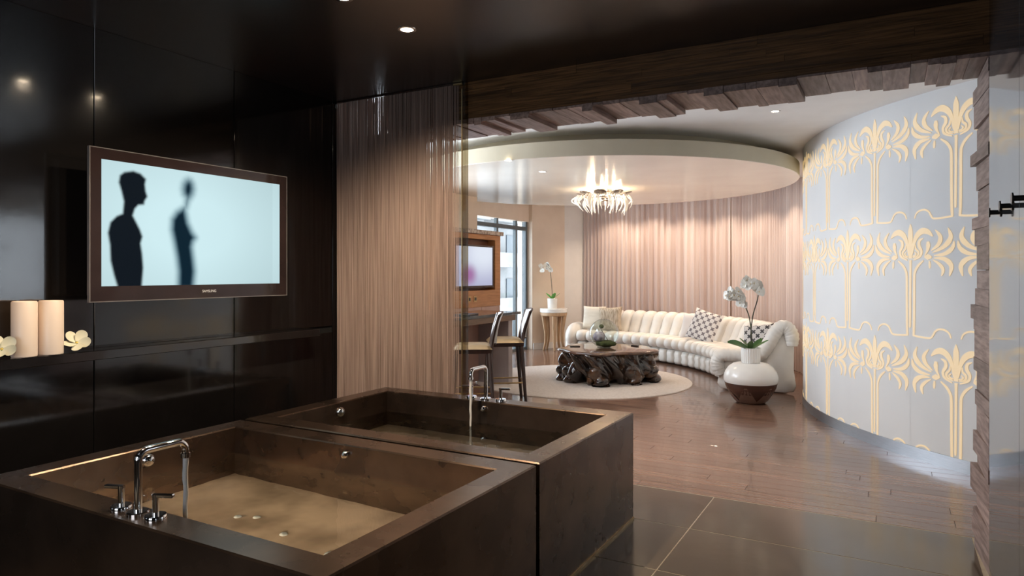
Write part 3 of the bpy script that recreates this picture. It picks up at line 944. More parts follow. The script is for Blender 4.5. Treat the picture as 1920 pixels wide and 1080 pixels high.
def petal_mesh(name, L_, W_, m, cup=.25, n=7, w=4):
    mb = MB(); vs, fs = [], []
    for i in range(n + 1):
        f = i / n
        f = math.sin(f * PI / 2) ** .85
        wd = W_ * .5 * (math.sqrt(max(.0, 1 - ((f - .60) / .405) ** 2)) if f > .60 else .16 + .84 * math.sin(PI / 2 * f / .60))
        for j in range(w + 1):
            g = -1 + 2 * j / w
            vs.append((L_ * f, wd * g, cup * L_ * f * f + .18 * wd * g * g))
    for i in range(n):
        for j in range(w):
            fs.append((i * (w + 1) + j, (i + 1) * (w + 1) + j, (i + 1) * (w + 1) + j + 1, i * (w + 1) + j + 1))
    me = mb.add(vs, fs).mesh(name, m, 'all')
    return me
pm = petal_mesh('petal', .068, .056, M['petal_cream'], .26)
def blossom(loc, label, yaw, sc_=1.0):
    t = thing('frangipani_blossom', label, 'flower', loc, yaw, 'blossoms on the ledge')
    for k in range(5):
        p = link('petal', pm, t, (0, 0, .018 * sc_))
        p.rotation_euler = (R(16), R(-10), 2 * PI * k / 5); p.scale = (sc_, sc_, sc_)
    MB().lathe([(.0005, .026), (.008, .02), (.006, .006), (.002, 0)], 10).build('throat', M['yellow'], t, smooth=True)
    MB().ball((0, 0, .012), (.016, .012, .011), 10, 6).build('sepal', M['leaf'], t, smooth=True)
    t.rotation_euler = (Matrix.Rotation(R(52), 4, Vector((.47, .88, 0))) @ Matrix.Rotation(yaw, 4, 'Z')).to_euler()
    return t
blossom((-3.70, 2.0, 1.128), 'cream frangipani blossom right of the candles', -0.35)
blossom((-3.69, 1.655, 1.128), 'cream frangipani blossom left of the candles', -.6)

# ---- bath downlights
def downlight(loc, label, power, r=.034, size=R(110), color=(1, .80, .58), group='ceiling downlights', soft=.03, trim=None):
    t = thing('downlight', label, 'downlight', loc, 0, group)
    MB().lathe([(r, -.001), (r * 1.05, -.004), (r * 1.5, -.003), (r * 1.55, 0)], 28).build('trim_ring', trim or M['chrome'], t, smooth=True)
    MB().lathe([(.0005, -.002), (r, -.002)], 24).build('lamp_face', M['lamp_disc'], t)
    lamp('SPOT', 'lamp_beam', (0, 0, -.02), power, color, t, spot_size=size, spot_blend=.6, shadow_soft_size=soft)
    return t
for k, y in enumerate((3.0, 2.5, 2.0, 1.2)):
    lab = ('ceiling downlight over the farther tub, nearest the string curtain', 'ceiling downlight at the top edge above the tubs',
           'ceiling downlight above the nearer tub, third from the string curtain', 'ceiling downlight before the nearer tub, fourth from the string curtain')[k]
    downlight((-2.33, y, CZ), lab, (75, 60, 50, 40)[k], size=R(156))

# ---- robe hooks
for y, lab in ((3.63, 'black spool robe hook next to the ragged jamb boards'), (3.30, 'black spool robe hook in the middle of the row'), (2.98, 'black spool robe hook at the right edge of the picture')):
    t = thing('robe_hook', lab, 'hook', (RX, y, 1.765), 0, 'robe hooks on the gloss panel')
    def disc(prof, nm):
        o = MB().lathe(prof, 24).build(nm, M['black_metal'], t, smooth=True); o.rotation_euler = (0, R(-90), 0)
    disc([(.0005, .004), (.020, .004), (.020, .0)], 'wall_flange')
    disc([(.010, .003), (.010, .04)], 'shaft')
    disc([(.0005, .039), (.021, .039), (.021, .044), (.0005, .044)], 'end_flange')

# ================================================================== LOUNGE FURNITURE
rug = MB().lathe([(.001, .014), (1.47, .014), (1.495, .010), (1.50, .001)], 96).build('round_rug', M['rug'], None, smooth=True, loc=(-3.80, 8.86, 0))
tag(rug, 'large round pale wool rug under the root coffee table', 'rug')

# ---- sectional sofa on an arc
SC = (-4.98, 8.46)
sofa = thing('curved_sofa', 'long curved white leather sofa of narrow padded segments', 'sofa', (SC[0], SC[1], 0))
def wedge(name, prof, a, n=7, inset=.028, m=None, sharp=False):
    """prof: closed loop of (r, z); puffs out between its two radial ends"""
    cr = sum(p[0] for p in prof) / len(prof); cz = sum(p[1] for p in prof) / len(prof)
    vs, fs = [], []
    P = len(prof)
    for i in range(n + 1):
        g = -1 + 2 * i / n
        g2 = math.copysign(abs(g) ** .75, g)
        ang = a * .5 * g2
        ins = inset * (1 - math.sqrt(max(0, 1 - abs(g2) ** 3)))
        for (r, zz) in prof:
            d = math.hypot(r - cr, zz - cz)
            k = max(0, (d - ins)) / d
            rr = cr + (r - cr) * k; z2 = cz + (zz - cz) * k
            vs.append((rr * math.cos(ang), rr * math.sin(ang), max(z2, .012)))
    for i in range(n):
        for j in range(P):
            j2 = (j + 1) % P
            fs.append((i * P + j, i * P + j2, (i + 1) * P + j2, (i + 1) * P + j))
    fs.append(tuple(range(P))); fs.append(tuple(reversed(range(n * P, (n + 1) * P))))
    return MB().add(vs, fs).mesh(name, m or M['leather'], 'all')
def smoothloop(pts, n=3):
    P = [Vector((p[0], p[1], 0)) for p in pts]
    L = len(P); out = []
    for i in range(L):
        p0, p1, p2, p3 = P[i - 1], P[i], P[(i + 1) % L], P[(i + 2) % L]
        for k in range(n):
            t = k / n
            q = .5 * ((2 * p1) + (p2 - p0) * t + (2 * p0 - 5 * p1 + 4 * p2 - p3) * t * t + (3 * p1 - p0 - 3 * p2 + p3) * t ** 3)
            out.append((q.x, q.y))
    return out
NSEG = 23
A0, A1 = 11.0, 92.0
da = (A1 - A0) / NSEG
base_p = smoothloop([(3.14, .03), (3.13, .12), (3.14, .24), (3.4, .26), (3.7, .26), (3.72, .05), (3.4, .03)], 2)
seat_p = smoothloop([(3.09, .27), (3.05, .34), (3.08, .42), (3.18, .455), (3.40, .44), (3.62, .42), (3.70, .30), (3.4, .255), (3.2, .245)], 3)
back_p = smoothloop([(3.56, .40), (3.62, .56), (3.68, .70), (3.76, .79), (3.88, .81), (3.97, .74), (3.99, .5), (3.95, .1), (3.80, .04), (3.70, .2)], 3)
bme = wedge('base_block', base_p, R(da) * .86, inset=.03)
sme = wedge('seat_segment', seat_p, R(da) * .999, inset=.09)
kme = wedge('back_segment', back_p, R(da) * .999, inset=.10)
for i in range(NSEG):
    a = R(A0 + da * (i + .5))
    for nm, me in (('base_block', bme), ('seat_segment', sme), ('back_segment', kme)):
        link(nm, me, sofa, (0, 0, 0), a)
# right end: flat side panel with a pleated roll following the profile
end_p = smoothloop([(3.10, .03), (3.09, .25), (3.06, .36), (3.12, .44), (3.30, .45), (3.50, .45), (3.62, .50), (3.70, .63), (3.78, .77), (3.86, .83), (3.93, .81), (3.97, .66), (3.97, .3), (3.97, .03), (3.6, .02)], 3)
e1 = link('side_panel', wedge('side_panel', end_p, R(1.6), 5, .02), sofa, (0, 0, 0), R(9.4))
roll_path = [(3.10, .20), (3.065, .30), (3.07, .39), (3.14, .45), (3.3, .455), (3.48, .455), (3.59, .49), (3.67, .60), (3.75, .75), (3.83, .83), (3.90, .81), (3.945, .72), (3.95, .60)]
def roll(a_deg, r, name, k=1.0):
    a = R(a_deg)
    P = spline([(q[0] * math.cos(a), q[0] * math.sin(a), q[1] * k) for q in roll_path], 7)
    rad = [r * (1 + .07 * math.sin(i * 2.4)) * (.75 + .25 * min(1, i / 6, (len(P) - 1 - i) / 6)) for i in range(len(P))]
    return MB().tube(P, rad, 14).build(name, M['leather_fold'], sofa, smooth='all')
roll(8.6, .085, 'arm_roll')
# left end: plump bolster arm
MB().ball((0, 0, 0), (.48, .17, .29), 24, 14, lambda d: 1 - .12 * abs(d.z) ** 6).build('end_bolster', M['leather'], sofa, smooth='all', loc=(3.52 * math.cos(R(94.2)), 3.52 * math.sin(R(94.2)), .31), rotz=R(95))
link('side_panel', wedge('side_panel', smoothloop([(3.12, .03), (3.10, .25), (3.2, .36), (3.6, .38), (3.98, .40), (4.0, .05), (3.6, .02)], 3), R(3.2), 5, .03), sofa, (0, 0, 0), R(94.2))

def cushion(label, ang, r, z, size, tilt, roll_, m, yaw=0, thick=.075, group='sofa cushions'):
    n = 14
    vs, fs, uvs = [], [], []
    for sgn in (1, -1):
        for j in range(n + 1):
            for i in range(n + 1):
                u, v = -1 + 2 * i / n, -1 + 2 * j / n
                pin = 1 - .07 * (1 - abs(u) ** 2) * abs(v) ** 3 - .0
                pin2 = 1 - .07 * (1 - abs(v) ** 2) * abs(u) ** 3
                h_ = thick * (max(0, (1 - u ** 4)) * max(0, (1 - v ** 4))) ** .45
                vs.append((sgn * h_, u * size / 2 * pin2, v * size / 2 * pin))
                uvs.append((i / n, j / n))
    K = (n + 1) ** 2
    for s in (0, 1):
        for j in range(n):
            for i in range(n):
                q = [s * K + j * (n + 1) + i, s * K + j * (n + 1) + i + 1, s * K + (j + 1) * (n + 1) + i + 1, s * K + (j + 1) * (n + 1) + i]
                fs.append(tuple(q if s == 0 else q[::-1]))
    me = bpy.data.meshes.new('sofa_cushion'); me.from_pydata(vs, [], fs)
    ul = me.uv_layers.new(name='UVMap')
    for lp in me.loops: ul.data[lp.index].uv = uvs[lp.vertex_index]
    me.materials.append(m)
    me.polygons.foreach_set('use_smooth', [True] * len(me.polygons))
    a = R(ang)
    o = link('sofa_cushion', me, None, (SC[0] + r * math.cos(a), SC[1] + r * math.sin(a), z))
    Mx = Matrix.Rotation(a + yaw, 4, 'Z') @ Matrix.Rotation(R(tilt), 4, 'Y') @ Matrix.Rotation(R(roll_), 4, 'X')
    o.rotation_euler = Mx.to_euler()
    return tag(o, label, 'cushion', group)
cushion('cream quilted cushion at the left end of the sofa', 88.3, 3.47, .665, .44, 14, 0, M['cushion_cream'], .1)
cushion('shaggy beige cushion overlapping the cream one at the left of the sofa', 82.2, 3.40, .655, .46, 16, -4, M['cushion_shag'], .1)
cushion('plain white embroidered cushion behind the grey lattice one', 51.5, 3.46, .64, .42, 18, 0, M['cushion_white'], .45)
cushion('grey and white lattice cushion tilted on the right half of the sofa', 44.0, 3.36, .67, .50, 20, 14, M['lattice'], .55)
cushion('charcoal lattice cushion by the right arm, behind the orchid', 16.5, 3.58, .62, .42, 20, -8, M['lattice_dark'], .95)

# ---- root coffee table
random.seed(5)
CT = (-3.50, 9.0)
tb = thing('root_coffee_table', 'glossy black gnarled root coffee table on the rug', 'table', (CT[0], CT[1], .014))
def wob(a): return 1 + .07 * math.sin(3 * a + .6) + .05 * math.sin(5 * a + 2) + .03 * math.sin(9 * a)
top = MB()
vs, fs = [], []
n = 72
prof = [(.0, .445), (.5, .445), (.90, .443), (.96, .435), (.985, .42), (.96, .40), (.5, .39), (0, .39)]
for (f, zz) in prof:
    for i in range(n):
        a = 2 * PI * i / n
        r = .68 * f * (wob(a) if f > .3 else 1)
        vs.append((r * math.cos(a), r * math.sin(a), zz))
for j in range(len(prof) - 1):
    for i in range(n):
        k = (i + 1) % n
        fs.append((j * n + i, j * n + k, (j + 1) * n + k, (j + 1) * n + i))
top.add(vs, fs).build('table_top', M['root_top'], tb, smooth='all')
def trunk_r(a, z_):
    g = abs(math.sin(5.5 * a + 1.1 * math.sin(8 * z_ + 2 * a) + .4)) ** .55
    g2 = abs(math.sin(8.5 * a - 2.2 * math.sin(7 * z_ + 1.0) + 1.7)) ** .6
    return .655 * wob(a) * (.78 + .15 * g + .07 * g2 + .035 * math.sin(16 * z_ + 3 * a))
def trunk_b(a):
    v = .5 + .42 * math.sin(4 * a + .9) + .30 * math.sin(7 * a + 2.1) + .16 * math.sin(13 * a)
    return max(0.0, min(.19, .34 * (v - .52)))
vs, fs = [], []
n = 220; kz = 16
for i in range(n):
    a = 2 * PI * i / n
    zb = trunk_b(a)
    for k in range(kz + 1):
        f = k / kz
        z_ = .435 * (1 - f) + zb * f
        r = trunk_r(a, z_) * (1 - .10 * max(0, f - .8) / .2)
        if k == 0: r *= .93
        vs.append((r * math.cos(a), r * math.sin(a), z_))
    r = trunk_r(a, zb) * .62
    vs.append((r * math.cos(a), r * math.sin(a), zb))
    vs.append((r * math.cos(a), r * math.sin(a), .40))
K = kz + 3
for i in range(n):
    i2 = (i + 1) % n
    for k in range(K - 1):
        fs.append((i * K + k, i2 * K + k, i2 * K + k + 1, i * K + k + 1))
MB().add(vs, fs).build('gnarled_trunk', M['root'], tb, smooth='all')
for i in range(9):
    a = 2 * PI * (i + random.uniform(-.25, .25)) / 9
    ro = .56 * wob(a)
    P = spline([(ro * .8 * math.cos(a), ro * .8 * math.sin(a), .30), (ro * math.cos(a), ro * math.sin(a), .17), (ro * 1.05 * math.cos(a + .1), ro * 1.05 * math.sin(a + .1), .06), (ro * 1.02 * math.cos(a + .1), ro * 1.02 * math.sin(a + .1), .001)], 6)
    m = MB(); m.tube(P, [.10 + .025 * math.sin(k * 1.1 + i) for k in range(len(P))], 12)
    m.v = [(x, y, max(z_, 0)) for x, y, z_ in m.v]
    m.build('root_foot', M['root'], tb, smooth='all')
# book/tray shapes on the table
tag(MB().box(-.07, .07, -.045, .045, 0, .012, c=.003).build('remote_tray', M['black_plastic'], None, loc=(CT[0] - .42, CT[1] - .12, .459), rotz=.5), 'small dark tray at the left of the root table', 'tray')
tag(MB().box(-.06, .06, -.02, .02, 0, .014, c=.004).build('remote_control', M['black_plastic'], None, loc=(CT[0] + .30, CT[1] + .36, .459), rotz=-.3), 'black remote control at the back of the root table', 'remote')

# ---- glass bowl terrarium
bw = thing('glass_terrarium', 'round glass bowl with moss and lilac ball on the root table', 'terrarium', (CT[0] - .03, CT[1] + .0, .459))
prof = []
for k in range(25):
    ph = R(14 + (180 - 14 - 22) * k / 24)
    prof.append((.205 * math.sin(ph), .195 + .205 * math.cos(ph)))
MB().lathe([(p[0] - .004, p[1]) for p in prof] [::-1] + prof, 40).build('bowl', M['glass'], bw, smooth=True)
MB().lathe([(.001, .010), (.10, .010), (.09, 0), (.001, 0)], 32).build('bowl_foot', M['glass'], bw, smooth=True)
random.seed(11)
MB().ball((.03, 0, .055), (.145, .145, .045), 24, 12, lambda d: 1 + .10 * math.sin(9 * d.x + 4 * d.y) * math.cos(7 * d.y)).build('moss_bed', M['moss'], bw, smooth='all')
MB().ball((-.06, -.03, .15), (.085, .085, .075), 22, 14, lambda d: 1 + .06 * math.sin(14 * d.x) * math.sin(13 * d.y + 2) + .04 * math.sin(17 * d.z)).build('lilac_ball', M['coral'], bw, smooth='all')
MB().ball((-.045, .02, .29), (.035, .035, .03), 12, 8).build('dark_seed_head', M['moss'], bw, smooth='all')
MB().tube(spline([(-.05, 0, .26), (0, -.02, .20), (.06, -.03, .12), (.08, -.02, .07)], 5), .004, 6).build('twig', M['stem'], bw, smooth=True)

# ---- orchids
fl_p = petal_mesh('flower_petal', .042, .044, M['petal'], .12, 5, 4)
def orchid_flower(parent, loc, rot, s=1.0, col='petal'):
    f = MB().ball((0, 0, .004), (.006, .005, .008), 8, 6).build('flower', M['yellow'], parent, smooth=True, loc=loc)
    f.rotation_euler = rot
    for k in range(5):
        p = link('flower_petal', fl_p, f)
        p.rotation_euler = (0, R(-4 if k % 2 else 6), 2 * PI * k / 5 + .3)
        q = s * (1.15 if k in (1, 4) else .95)
        p.scale = (q, q, q)
    return f
def leaf_mesh(L_, W_, m, droop):
    vs, fs = [], []
    n, w = 12, 4
    for i in range(n + 1):
        f = i / n
        wd = W_ * .5 * (math.sin(PI * min(1, f * .9 + .06)) ** .7)
        for j in range(w + 1):
            g = -1 + 2 * j / w
            vs.append((L_ * f * (1 - .12 * f), wd * g, L_ * (.75 * f - droop * f * f) + .25 * wd * g * g))
    for i in range(n):
        for j in range(w):
            fs.append((i * (w + 1) + j, (i + 1) * (w + 1) + j, (i + 1) * (w + 1) + j + 1, i * (w + 1) + j + 1))
    return MB().add(vs, fs).mesh('leaf', m, 'all')

# floor vase
VX, VY = -1.43, 8.27
fv = thing('floor_vase', 'squat white and dark wood floor vase beside the sofa end', 'vase', (VX, VY, 0))
up = [(.29, .235), (.302, .265), (.300, .31), (.283, .36), (.245, .415), (.19, .452), (.13, .462), (.105, .462)]
MB().lathe(up, 56).build('upper_body', M['ceramic'], fv, smooth=True)
lo = [(.001, .0), (.15, .0), (.165, .012), (.20, .06), (.245, .12), (.278, .18), (.293, .235), (.29, .236)]
MB().lathe(lo, 56).build('lower_body', M['vase_wood'], fv, smooth=True)
for k in range(6):      # pale inlaid triangles between dark ovals
    a = 2 * PI * k / 6 + .5
    vs, fs = [], []
    for i in range(8):
        f = i / 7
        r = .168 + (.284 - .168) * f ** .8 + .0035
        zz = .015 + (.20 - .015) * f
        hw = .10 * (1 - f) ** .8 + .012
        for g in (-1, -.33, .33, 1):
            aa = a + hw * g / r
            vs.append((r * math.cos(aa), r * math.sin(aa), zz))
    for i in range(7):
        for j in range(3):
            fs.append((i * 4 + j, i * 4 + j + 1, (i + 1) * 4 + j + 1, (i + 1) * 4 + j))
    MB().add(vs, fs).build('inlay', M['vase_petal'], fv, smooth='all')
rp = MB()
nr = 26
vs, fs = [], []
for zz, r in ((.458, .098), (.47, .102), (.63, .106), (.635, .102), (.62, .094), (.60, .001)):
    for i in range(nr * 4):
        a = 2 * PI * i / (nr * 4)
        rr = r * (1 + (.035 * math.cos(a * nr) if zz < .634 and r > .1 else 0))
        vs.append((rr * math.cos(a), rr * math.sin(a), zz))
NN = nr * 4
for j in range(5):
    for i in range(NN):
        k = (i + 1) % NN
        fs.append((j * NN + i, j * NN + k, (j + 1) * NN + k, (j + 1) * NN + i))
rp.add(vs, fs).build('ribbed_collar', M['ceramic'], fv, smooth=True)
ow = thing('white_orchid', 'white orchid with dark stems growing from the floor vase', 'orchid', (VX, VY, .602))
st1 = spline([(0, 0, 0), (.01, .005, .16), (-.02, .0, .40), (-.09, -.03, .57), (-.16, -.06, .66), (-.24, -.11, .68)], 6)
st2 = spline([(.015, .01, 0), (.0, .01, .18), (.02, .02, .40), (.07, .04, .60), (.07, .03, .72), (.0, .0, .80), (-.06, -.03, .79)], 6)
MB().tube(st1, .0065, 7).build('stem', M['stem'], ow, smooth=True)
MB().tube(st2, .0065, 7).build('stem', M['stem'], ow, smooth=True)
random.seed(4)
lm1 = leaf_mesh(.34, .10, M['leaf'], .35); lm2 = leaf_mesh(.22, .07, M['leaf'], .15)
for me, a in ((lm1, 210), (lm2, 10), (lm2, 70), (lm2, 150), (lm2, 290)):
    link('leaf', me, ow, (0, 0, .0)).rotation_euler = (R(-40 if me is lm1 else 15), 0, R(a))
camdir = math.atan2(-VY, -VX)
for p in ([st1[i] for i in (18, 20, 22, 24, 26, 28, 30)] + [st2[i] for i in (22, 25, 27, 29, 31, 33, 35, 36)]):
    for q in range(3):
        orchid_flower(ow, (p.x + random.uniform(-.035, .035), p.y + random.uniform(-.04, .03), p.z + random.uniform(-.055, .025)),
                      (random.uniform(.9, 1.6), random.uniform(-.4, .4), camdir + PI / 2 + random.uniform(-.8, .8)), random.uniform(1.05, 1.35))

# ---- side table with orchid
SX, SY = -5.76, 12.03
sd = thing('side_table', 'round side table with white top and splayed oak legs', 'table', (SX, SY, 0))
MB().lathe([(.001, .735), (.262, .735), (.268, .742), (.268, .805), (.262, .812), (.001, .812)], 48).build('table_top', M['ceramic'], sd, smooth=True)
MB().lathe([(.001, .668), (.245, .668), (.258, .68), (.262, .733), (.001, .733)], 48).build('oak_ring', M['oak'], sd, smooth=True)
for k in range(5):
    a = 2 * PI * k / 5 + .2
    pts = [(.21, .675), (.185, .50), (.165, .32), (.175, .15), (.215, .0)]
    P = spline([(r * math.cos(a), r * math.sin(a), zz) for r, zz in pts], 5)
    rad = [.062 - .038 * (i / (len(P) - 1)) for i in range(len(P))]
    MB().tube(P, rad, 10, flat=.7).build('leg', M['oak'], sd, smooth=True)
po = thing('potted_orchid', 'small white orchid in a white pot on the round side table', 'orchid', (SX - .03, SY, .812))
MB().lathe([(.001, 0), (.088, 0), (.092, .006), (.098, .19), (.094, .195), (.088, .18), (.001, .17)], 32).build('pot', M['ceramic'], po, smooth=True)
st3 = spline([(0, 0, .17), (-.01, 0, .40), (-.03, 0, .60), (-.06, -.01, .80), (-.11, -.02, .87), (-.18, -.05, .80)], 6)
MB().tube(st3, .006, 7).build('stem', M['stem'], po, smooth=True)
lm3 = leaf_mesh(.17, .075, M['leaf_light'], .05)
for a in (20, 95, 170, 245, 310): link('leaf', lm3, po, (0, 0, .175), R(a))
cd2 = math.atan2(-SY, -SX)
for p in [st3[i] for i in (18, 20, 22, 24, 26, 28, 29, 30)]:
    orchid_flower(po, (p.x + random.uniform(-.05, .03), p.y + random.uniform(-.03, .03), p.z + random.uniform(-.09, .02)),
                  (random.uniform(.9, 1.6), random.uniform(-.4, .4), cd2 + PI / 2 + random.uniform(-.7, .7)), 1.25)

# ---- television cabinet
cb = thing('media_cabinet', 'amber wood media cabinet with a television recess', 'cabinet', (-5.3, 7.5, 0))
# local y 0..1.66, front at x=0, back at -.19
L_ = 1.66
MB().box(-.19, 0, 0, L_, 1.245 - .245, 1.245, c=.003).build('lower_rail', M['orange_wood'], cb)
MB().box(-.19, 0, 0, L_, 2.0, 2.075, c=.003).build('upper_rail', M['orange_wood'], cb)
MB().box(-.19, 0, 1.50, L_, 1.246, 1.999, c=.003).build('side_stile', M['orange_wood'], cb)
MB().box(-.19, 0, 0, .10, 1.246, 1.999, c=.003).build('side_stile', M['orange_wood'], cb)
MB().box(-.19, -.13, .10, 1.50, 1.246, 1.999).build('recess_back', M['deep_wood'], cb)
MB().box(-.20, .03, -.02, L_ + .05, 2.076, 2.135, c=.004).build('stone_cap', M['mosaic'], cb)
for k in range(3):
    MB().box(-.19, 0, .02 + k * .545, .02 + k * .545 + .538, .12, .998, c=.003).build('door', M['rose_panel'], cb)
MB().box(-.19, -.02, 0, L_, 0, .118).build('kickboard', M['grey_panel'], cb)
def lounge_pic(u, v):
    a = sm(math.hypot((u - .35) * 1.3, v - .72), .05, .38)
    b = sm(math.hypot((u - .75), v - .15), .1, .9)
    base = (.62 - .25 * b, .66 - .28 * b, .74 - .22 * b)
    return [(.30, .14, .30)[k] * (1 - a) + base[k] * a for k in range(3)]
ltv = thing('lounge_television', 'flat television in the amber cabinet showing a hazy pink picture', 'television', (-5.30, 8.42, 1.285))
MB().box(-.06, -.012, -.53, .53, 0, .625, c=.006).build('housing', M['black_plastic'], ltv)
fr = MB()
for b in ((-.53, .53, 0, .03), (-.53, .53, .6, .625), (-.53, -.505, .03, .6), (.505, .53, .03, .6)):
    fr.box(-.012, .002, *b)
fr.build('bezel', M['bezel'], ltv)
link('screen', screen_mesh(60, 34, lounge_pic, 1.01, .57, .9, 'lounge_screen'), ltv, (-.006, 0, .03))
MB().box(-.132, -.06, -.1, .1, .2, .4).build('wall_bracket', M['black_metal'], ltv)
so = thing('wall_socket', 'pair of small brass switches on the cabinet below its television', 'switch', (-5.3, 8.32, 1.08))
for dy in (-.10, .06):
    MB().box(.0005, .008, dy, dy + .085, 0, .085, c=.002).build('switch_plate', M['brass'], so)
    MB().box(.008, .012, dy + .02, dy + .065, .02, .065, c=.001).build('switch_rocker', M['black_plastic'], so)

# ---- bar counter
br = thing('bar_counter', 'bar counter with black stone top and timber apron', 'counter', (-4.72, 6.6, 0))
MB().box(-.34, .32, -1.5, 1.56, .945, .98, c=.004).build('counter_top', M['counter'], br)
MB().box(-.28, .27, -1.45, 1.50, .865, .944, c=.003).build('apron', M['brown_wood'], br)
for y in (-1.40, 1.34):
    MB().box(-.26, .25, y, y + .11, .0155 if y > 0 else 0, .864, c=.003).build('end_panel', M['grey_panel'], br)
MB().box(-.26, -.22, -1.29, 1.34, .03, .864).build('back_panel', M['rose_panel'], br)
tag(MB().box(-.11, .11, -.15, .15, 0, .018, c=.004).build('closed_folder', M['black_plastic'], None, loc=(-4.60, 7.1, .98), rotz=.2), 'dark folder lying on the bar counter', 'folder')

# ---- bar stools
def stool(loc, rotz, label):
    t = thing('bar_stool', label, 'stool', loc, rotz, 'bar stools')
    # local: faces -x (towards the bar), back at +x
    MB().box(-.20, .20, -.20, .20, .655, .70, c=.006).build('seat_frame', M['dark_wood'], t)
    n = 12; vs, fs = [], []
    for j in range(n + 1):
        for i in range(n + 1):
            u, v = -1 + 2 * i / n, -1 + 2 * j / n
            h_ = .048 * (max(0, (1 - u ** 6)) * max(0, (1 - v ** 6))) ** .5
            vs.append((u * .205, v * .205, .70 + h_))
    for j in range(n):
        for i in range(n):
            fs.append((j * (n + 1) + i, j * (n + 1) + i + 1, (j + 1) * (n + 1) + i + 1, (j + 1) * (n + 1) + i))
    MB().add(vs, fs).build('seat_cushion', M['gold_leather'], t, smooth='all')
    for sx in (-1, 1):
        for sy in (-1, 1):
            MB().tube([(sx * .175, sy * .175, .66), (sx * .20, sy * .19, .3), (sx * .225, sy * .205, .0)], [.026, .022, .017], 8).build('leg', M['dark_wood'], t, smooth=True)
    for p, q in (((-.21, -.19, .24), (-.21, .19, .24)), ((.21, -.19, .24), (.21, .19, .24)), ((-.21, -.195, .24), (.21, -.195, .24)), ((-.21, .195, .24), (.21, .195, .24))):
        MB().tube([p, q], .009, 8).build('foot_rail', M['brass'], t, smooth=True)
    # back: upright posts and a curved shield shaped rest
    for sy in (-1, 1):
        MB().tube(spline([(.185, sy * .15, .66), (.205, sy * .12, .78), (.235, sy * .16, .92), (.275, sy * .19, 1.06)], 4), [.022] * 5 + [.02] * 4 + [.017] * 4, 8).build('back_post', M['dark_wood'], t, smooth=True)
    vs, fs = [], []
    nn, ww = 10, 8
    for i in range(nn + 1):
        f = i / nn
        hw = .055 + .125 * math.sin(PI * .5 * min(1, f * 1.15)) ** 1.3
        for j in range(ww + 1):
            g = -1 + 2 * j / ww
            zz = .745 + f * (.315 + .02 * (1 - g * g))
            xx = .20 + .075 * f * f + .035 * (1 - g * g)
            vs.append((xx, hw * g, zz))
    nv = len(vs)
    vs += [(x + .022, y, z_) for x, y, z_ in vs]
    W1 = ww + 1
    for i in range(nn):
        for j in range(ww):
            a, b, c, d = i * W1 + j, i * W1 + j + 1, (i + 1) * W1 + j + 1, (i + 1) * W1 + j
            fs.append((a, b, c, d)); fs.append((nv + d, nv + c, nv + b, nv + a))
    edge = [j for j in range(W1)] + [i * W1 + ww for i in range(1, nn + 1)] + [nn * W1 + j for j in range(ww - 1, -1, -1)] + [i * W1 for i in range(nn - 1, 0, -1)]
    for k in range(len(edge)):
        a, b = edge[k], edge[(k + 1) % len(edge)]
        fs.append((a, nv + a, nv + b, b))
    MB().add(vs, fs).build('backrest', M['silver_leather'], t, smooth=True)
    rim = [vs[k] for k in edge]
    MB().tube([(p[0] + .011, p[1], p[2]) for p in rim + rim[:1]], .013, 6, caps=False).build('back_frame', M['dark_wood'], t, smooth=True)
    return t
stool((-3.93, 6.20, 0), R(32), 'bar stool with gold seat nearest the string curtain')
stool((-3.97, 6.96, 0), R(36), 'bar stool with gold seat at the far end of the bar')

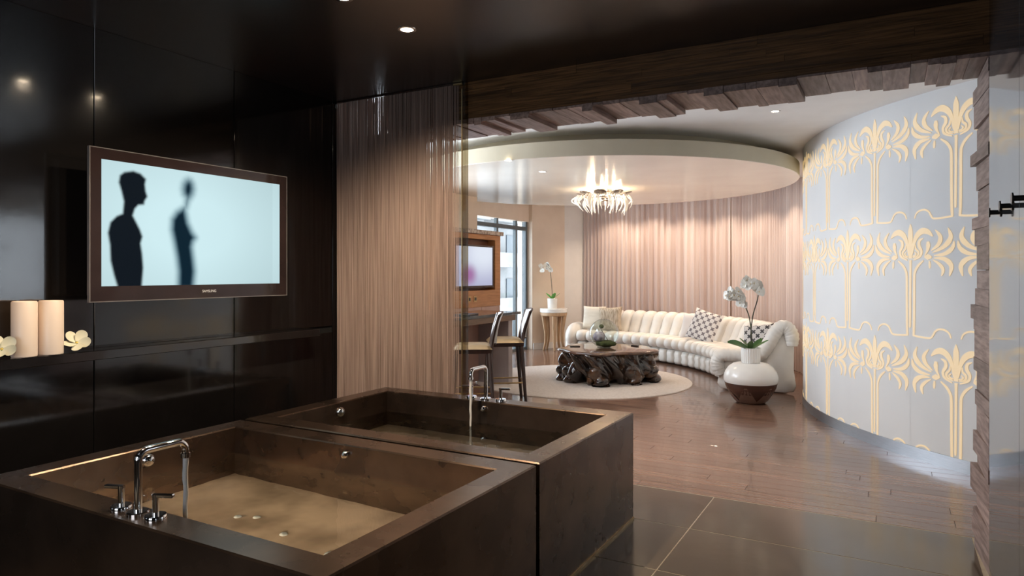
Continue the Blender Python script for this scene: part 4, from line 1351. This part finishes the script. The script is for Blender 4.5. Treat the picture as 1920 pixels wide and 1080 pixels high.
# ---- chandelier
random.seed(9)
CH = (-3.45, 8.80)
ch = thing('crystal_chandelier', 'shallow crystal chandelier glowing under the round ceiling', 'chandelier', (CH[0], CH[1], 2.65))
MB().lathe([(.001, -.03), (.10, -.03), (.11, -.02), (.11, 0)], 32).build('ceiling_plate', M['chrome'], ch, smooth=True)
MB().tube([(0, 0, -.03), (0, 0, -.10)], .012, 10).build('stem_rod', M['chrome'], ch, smooth=True)
rg = [(.26 * math.cos(2 * PI * k / 36), .26 * math.sin(2 * PI * k / 36), -.13) for k in range(37)]
MB().tube(rg, .008, 8).build('ring', M['chrome'], ch, smooth=True)
rg2 = [(.33 * math.cos(2 * PI * k / 36), .33 * math.sin(2 * PI * k / 36), -.09) for k in range(37)]
MB().tube(rg2, .006, 8).build('ring', M['chrome'], ch, smooth=True)
for k in range(8):
    a = 2 * PI * k / 8 + .2
    p = MB().lathe([(.001, 0), (.085, .006), (.088, .010), (.001, .006)], 20).build('smoked_plate', M['smoked_plate'], ch, smooth=True, loc=(.30 * math.cos(a), .30 * math.sin(a), -.075))
    p.rotation_euler = (.25 * math.sin(a), -.25 * math.cos(a), 0)
    MB().tube([(0, 0, -.09), (.26 * math.cos(a), .26 * math.sin(a), -.09)], .005, 6).build('arm', M['chrome'], ch, smooth=True)
    lamp('POINT', 'bulb_glow', (.22 * math.cos(a + .3), .22 * math.sin(a + .3), -.075), 4.5, (1, .76, .48), ch, shadow_soft_size=.012)
    b = MB().ball((0, 0, 0), (.018, .018, .026), 10, 8).build('bulb', M['bulb'], ch, smooth=True, loc=(.22 * math.cos(a + .3), .22 * math.sin(a + .3), -.035))
for k in range(46):
    a = random.uniform(0, 2 * PI); rr = .37 * math.sqrt(random.uniform(.15, 1))
    L2 = random.uniform(.14, .26) * (1.15 - .3 * (rr > .3))
    ox, oy = rr * math.cos(a), rr * math.sin(a)
    t_ = random.uniform(.02, .09)
    P = spline([(ox, oy, -.085), (ox + t_ * math.cos(a), oy + t_ * math.sin(a), -.085 - L2 * .5), (ox + .3 * t_ * math.cos(a + .8), oy + .3 * t_ * math.sin(a + .8), -.085 - L2)], 4)
    MB().tube(P, [.007, .013, .015, .014, .012, .010, .007, .004, .0015], 6).build('crystal', M['crystal'], ch, smooth=False)

# ---- lounge downlights
for (x, y, zz, lab) in ((-3.42, 6.08, 2.65, 'ceiling downlight in the round ceiling nearest the opening'), (-3.46, 6.94, 2.65, 'second ceiling downlight in the round ceiling')):
    downlight((x, y, zz), lab, 14, .03, R(95), group='lounge downlights', trim=M['white'])
dl = [(-1.45, 10.30), (-1.74, 10.98), (-2.18, 11.62), (-2.74, 12.00), (-3.40, 12.23), (-4.07, 12.38), (-4.75, 12.44)]
nth = ('first', 'second', 'third', 'fourth', 'fifth', 'sixth', 'seventh')
for k, (x, y) in enumerate(dl):
    downlight((x, y, LZ), '%s ceiling downlight along the drape counted from the curved white wall' % nth[k], 40 if k < 6 else 36, .03, R(115), (1, .77, .56), 'drape downlights', .02, M['white'])
# spots raking the rug and the floor between opening and curved wall
for (x, y, lab) in ((-.9, 6.4, 'ceiling downlight between the opening and the curved wall'), (-2.0, 5.3, 'ceiling downlight just inside the opening')):
    downlight((x, y, LZ), lab, 22, .03, R(100), (1, .84, .66), 'lounge downlights', .03, M['white'])
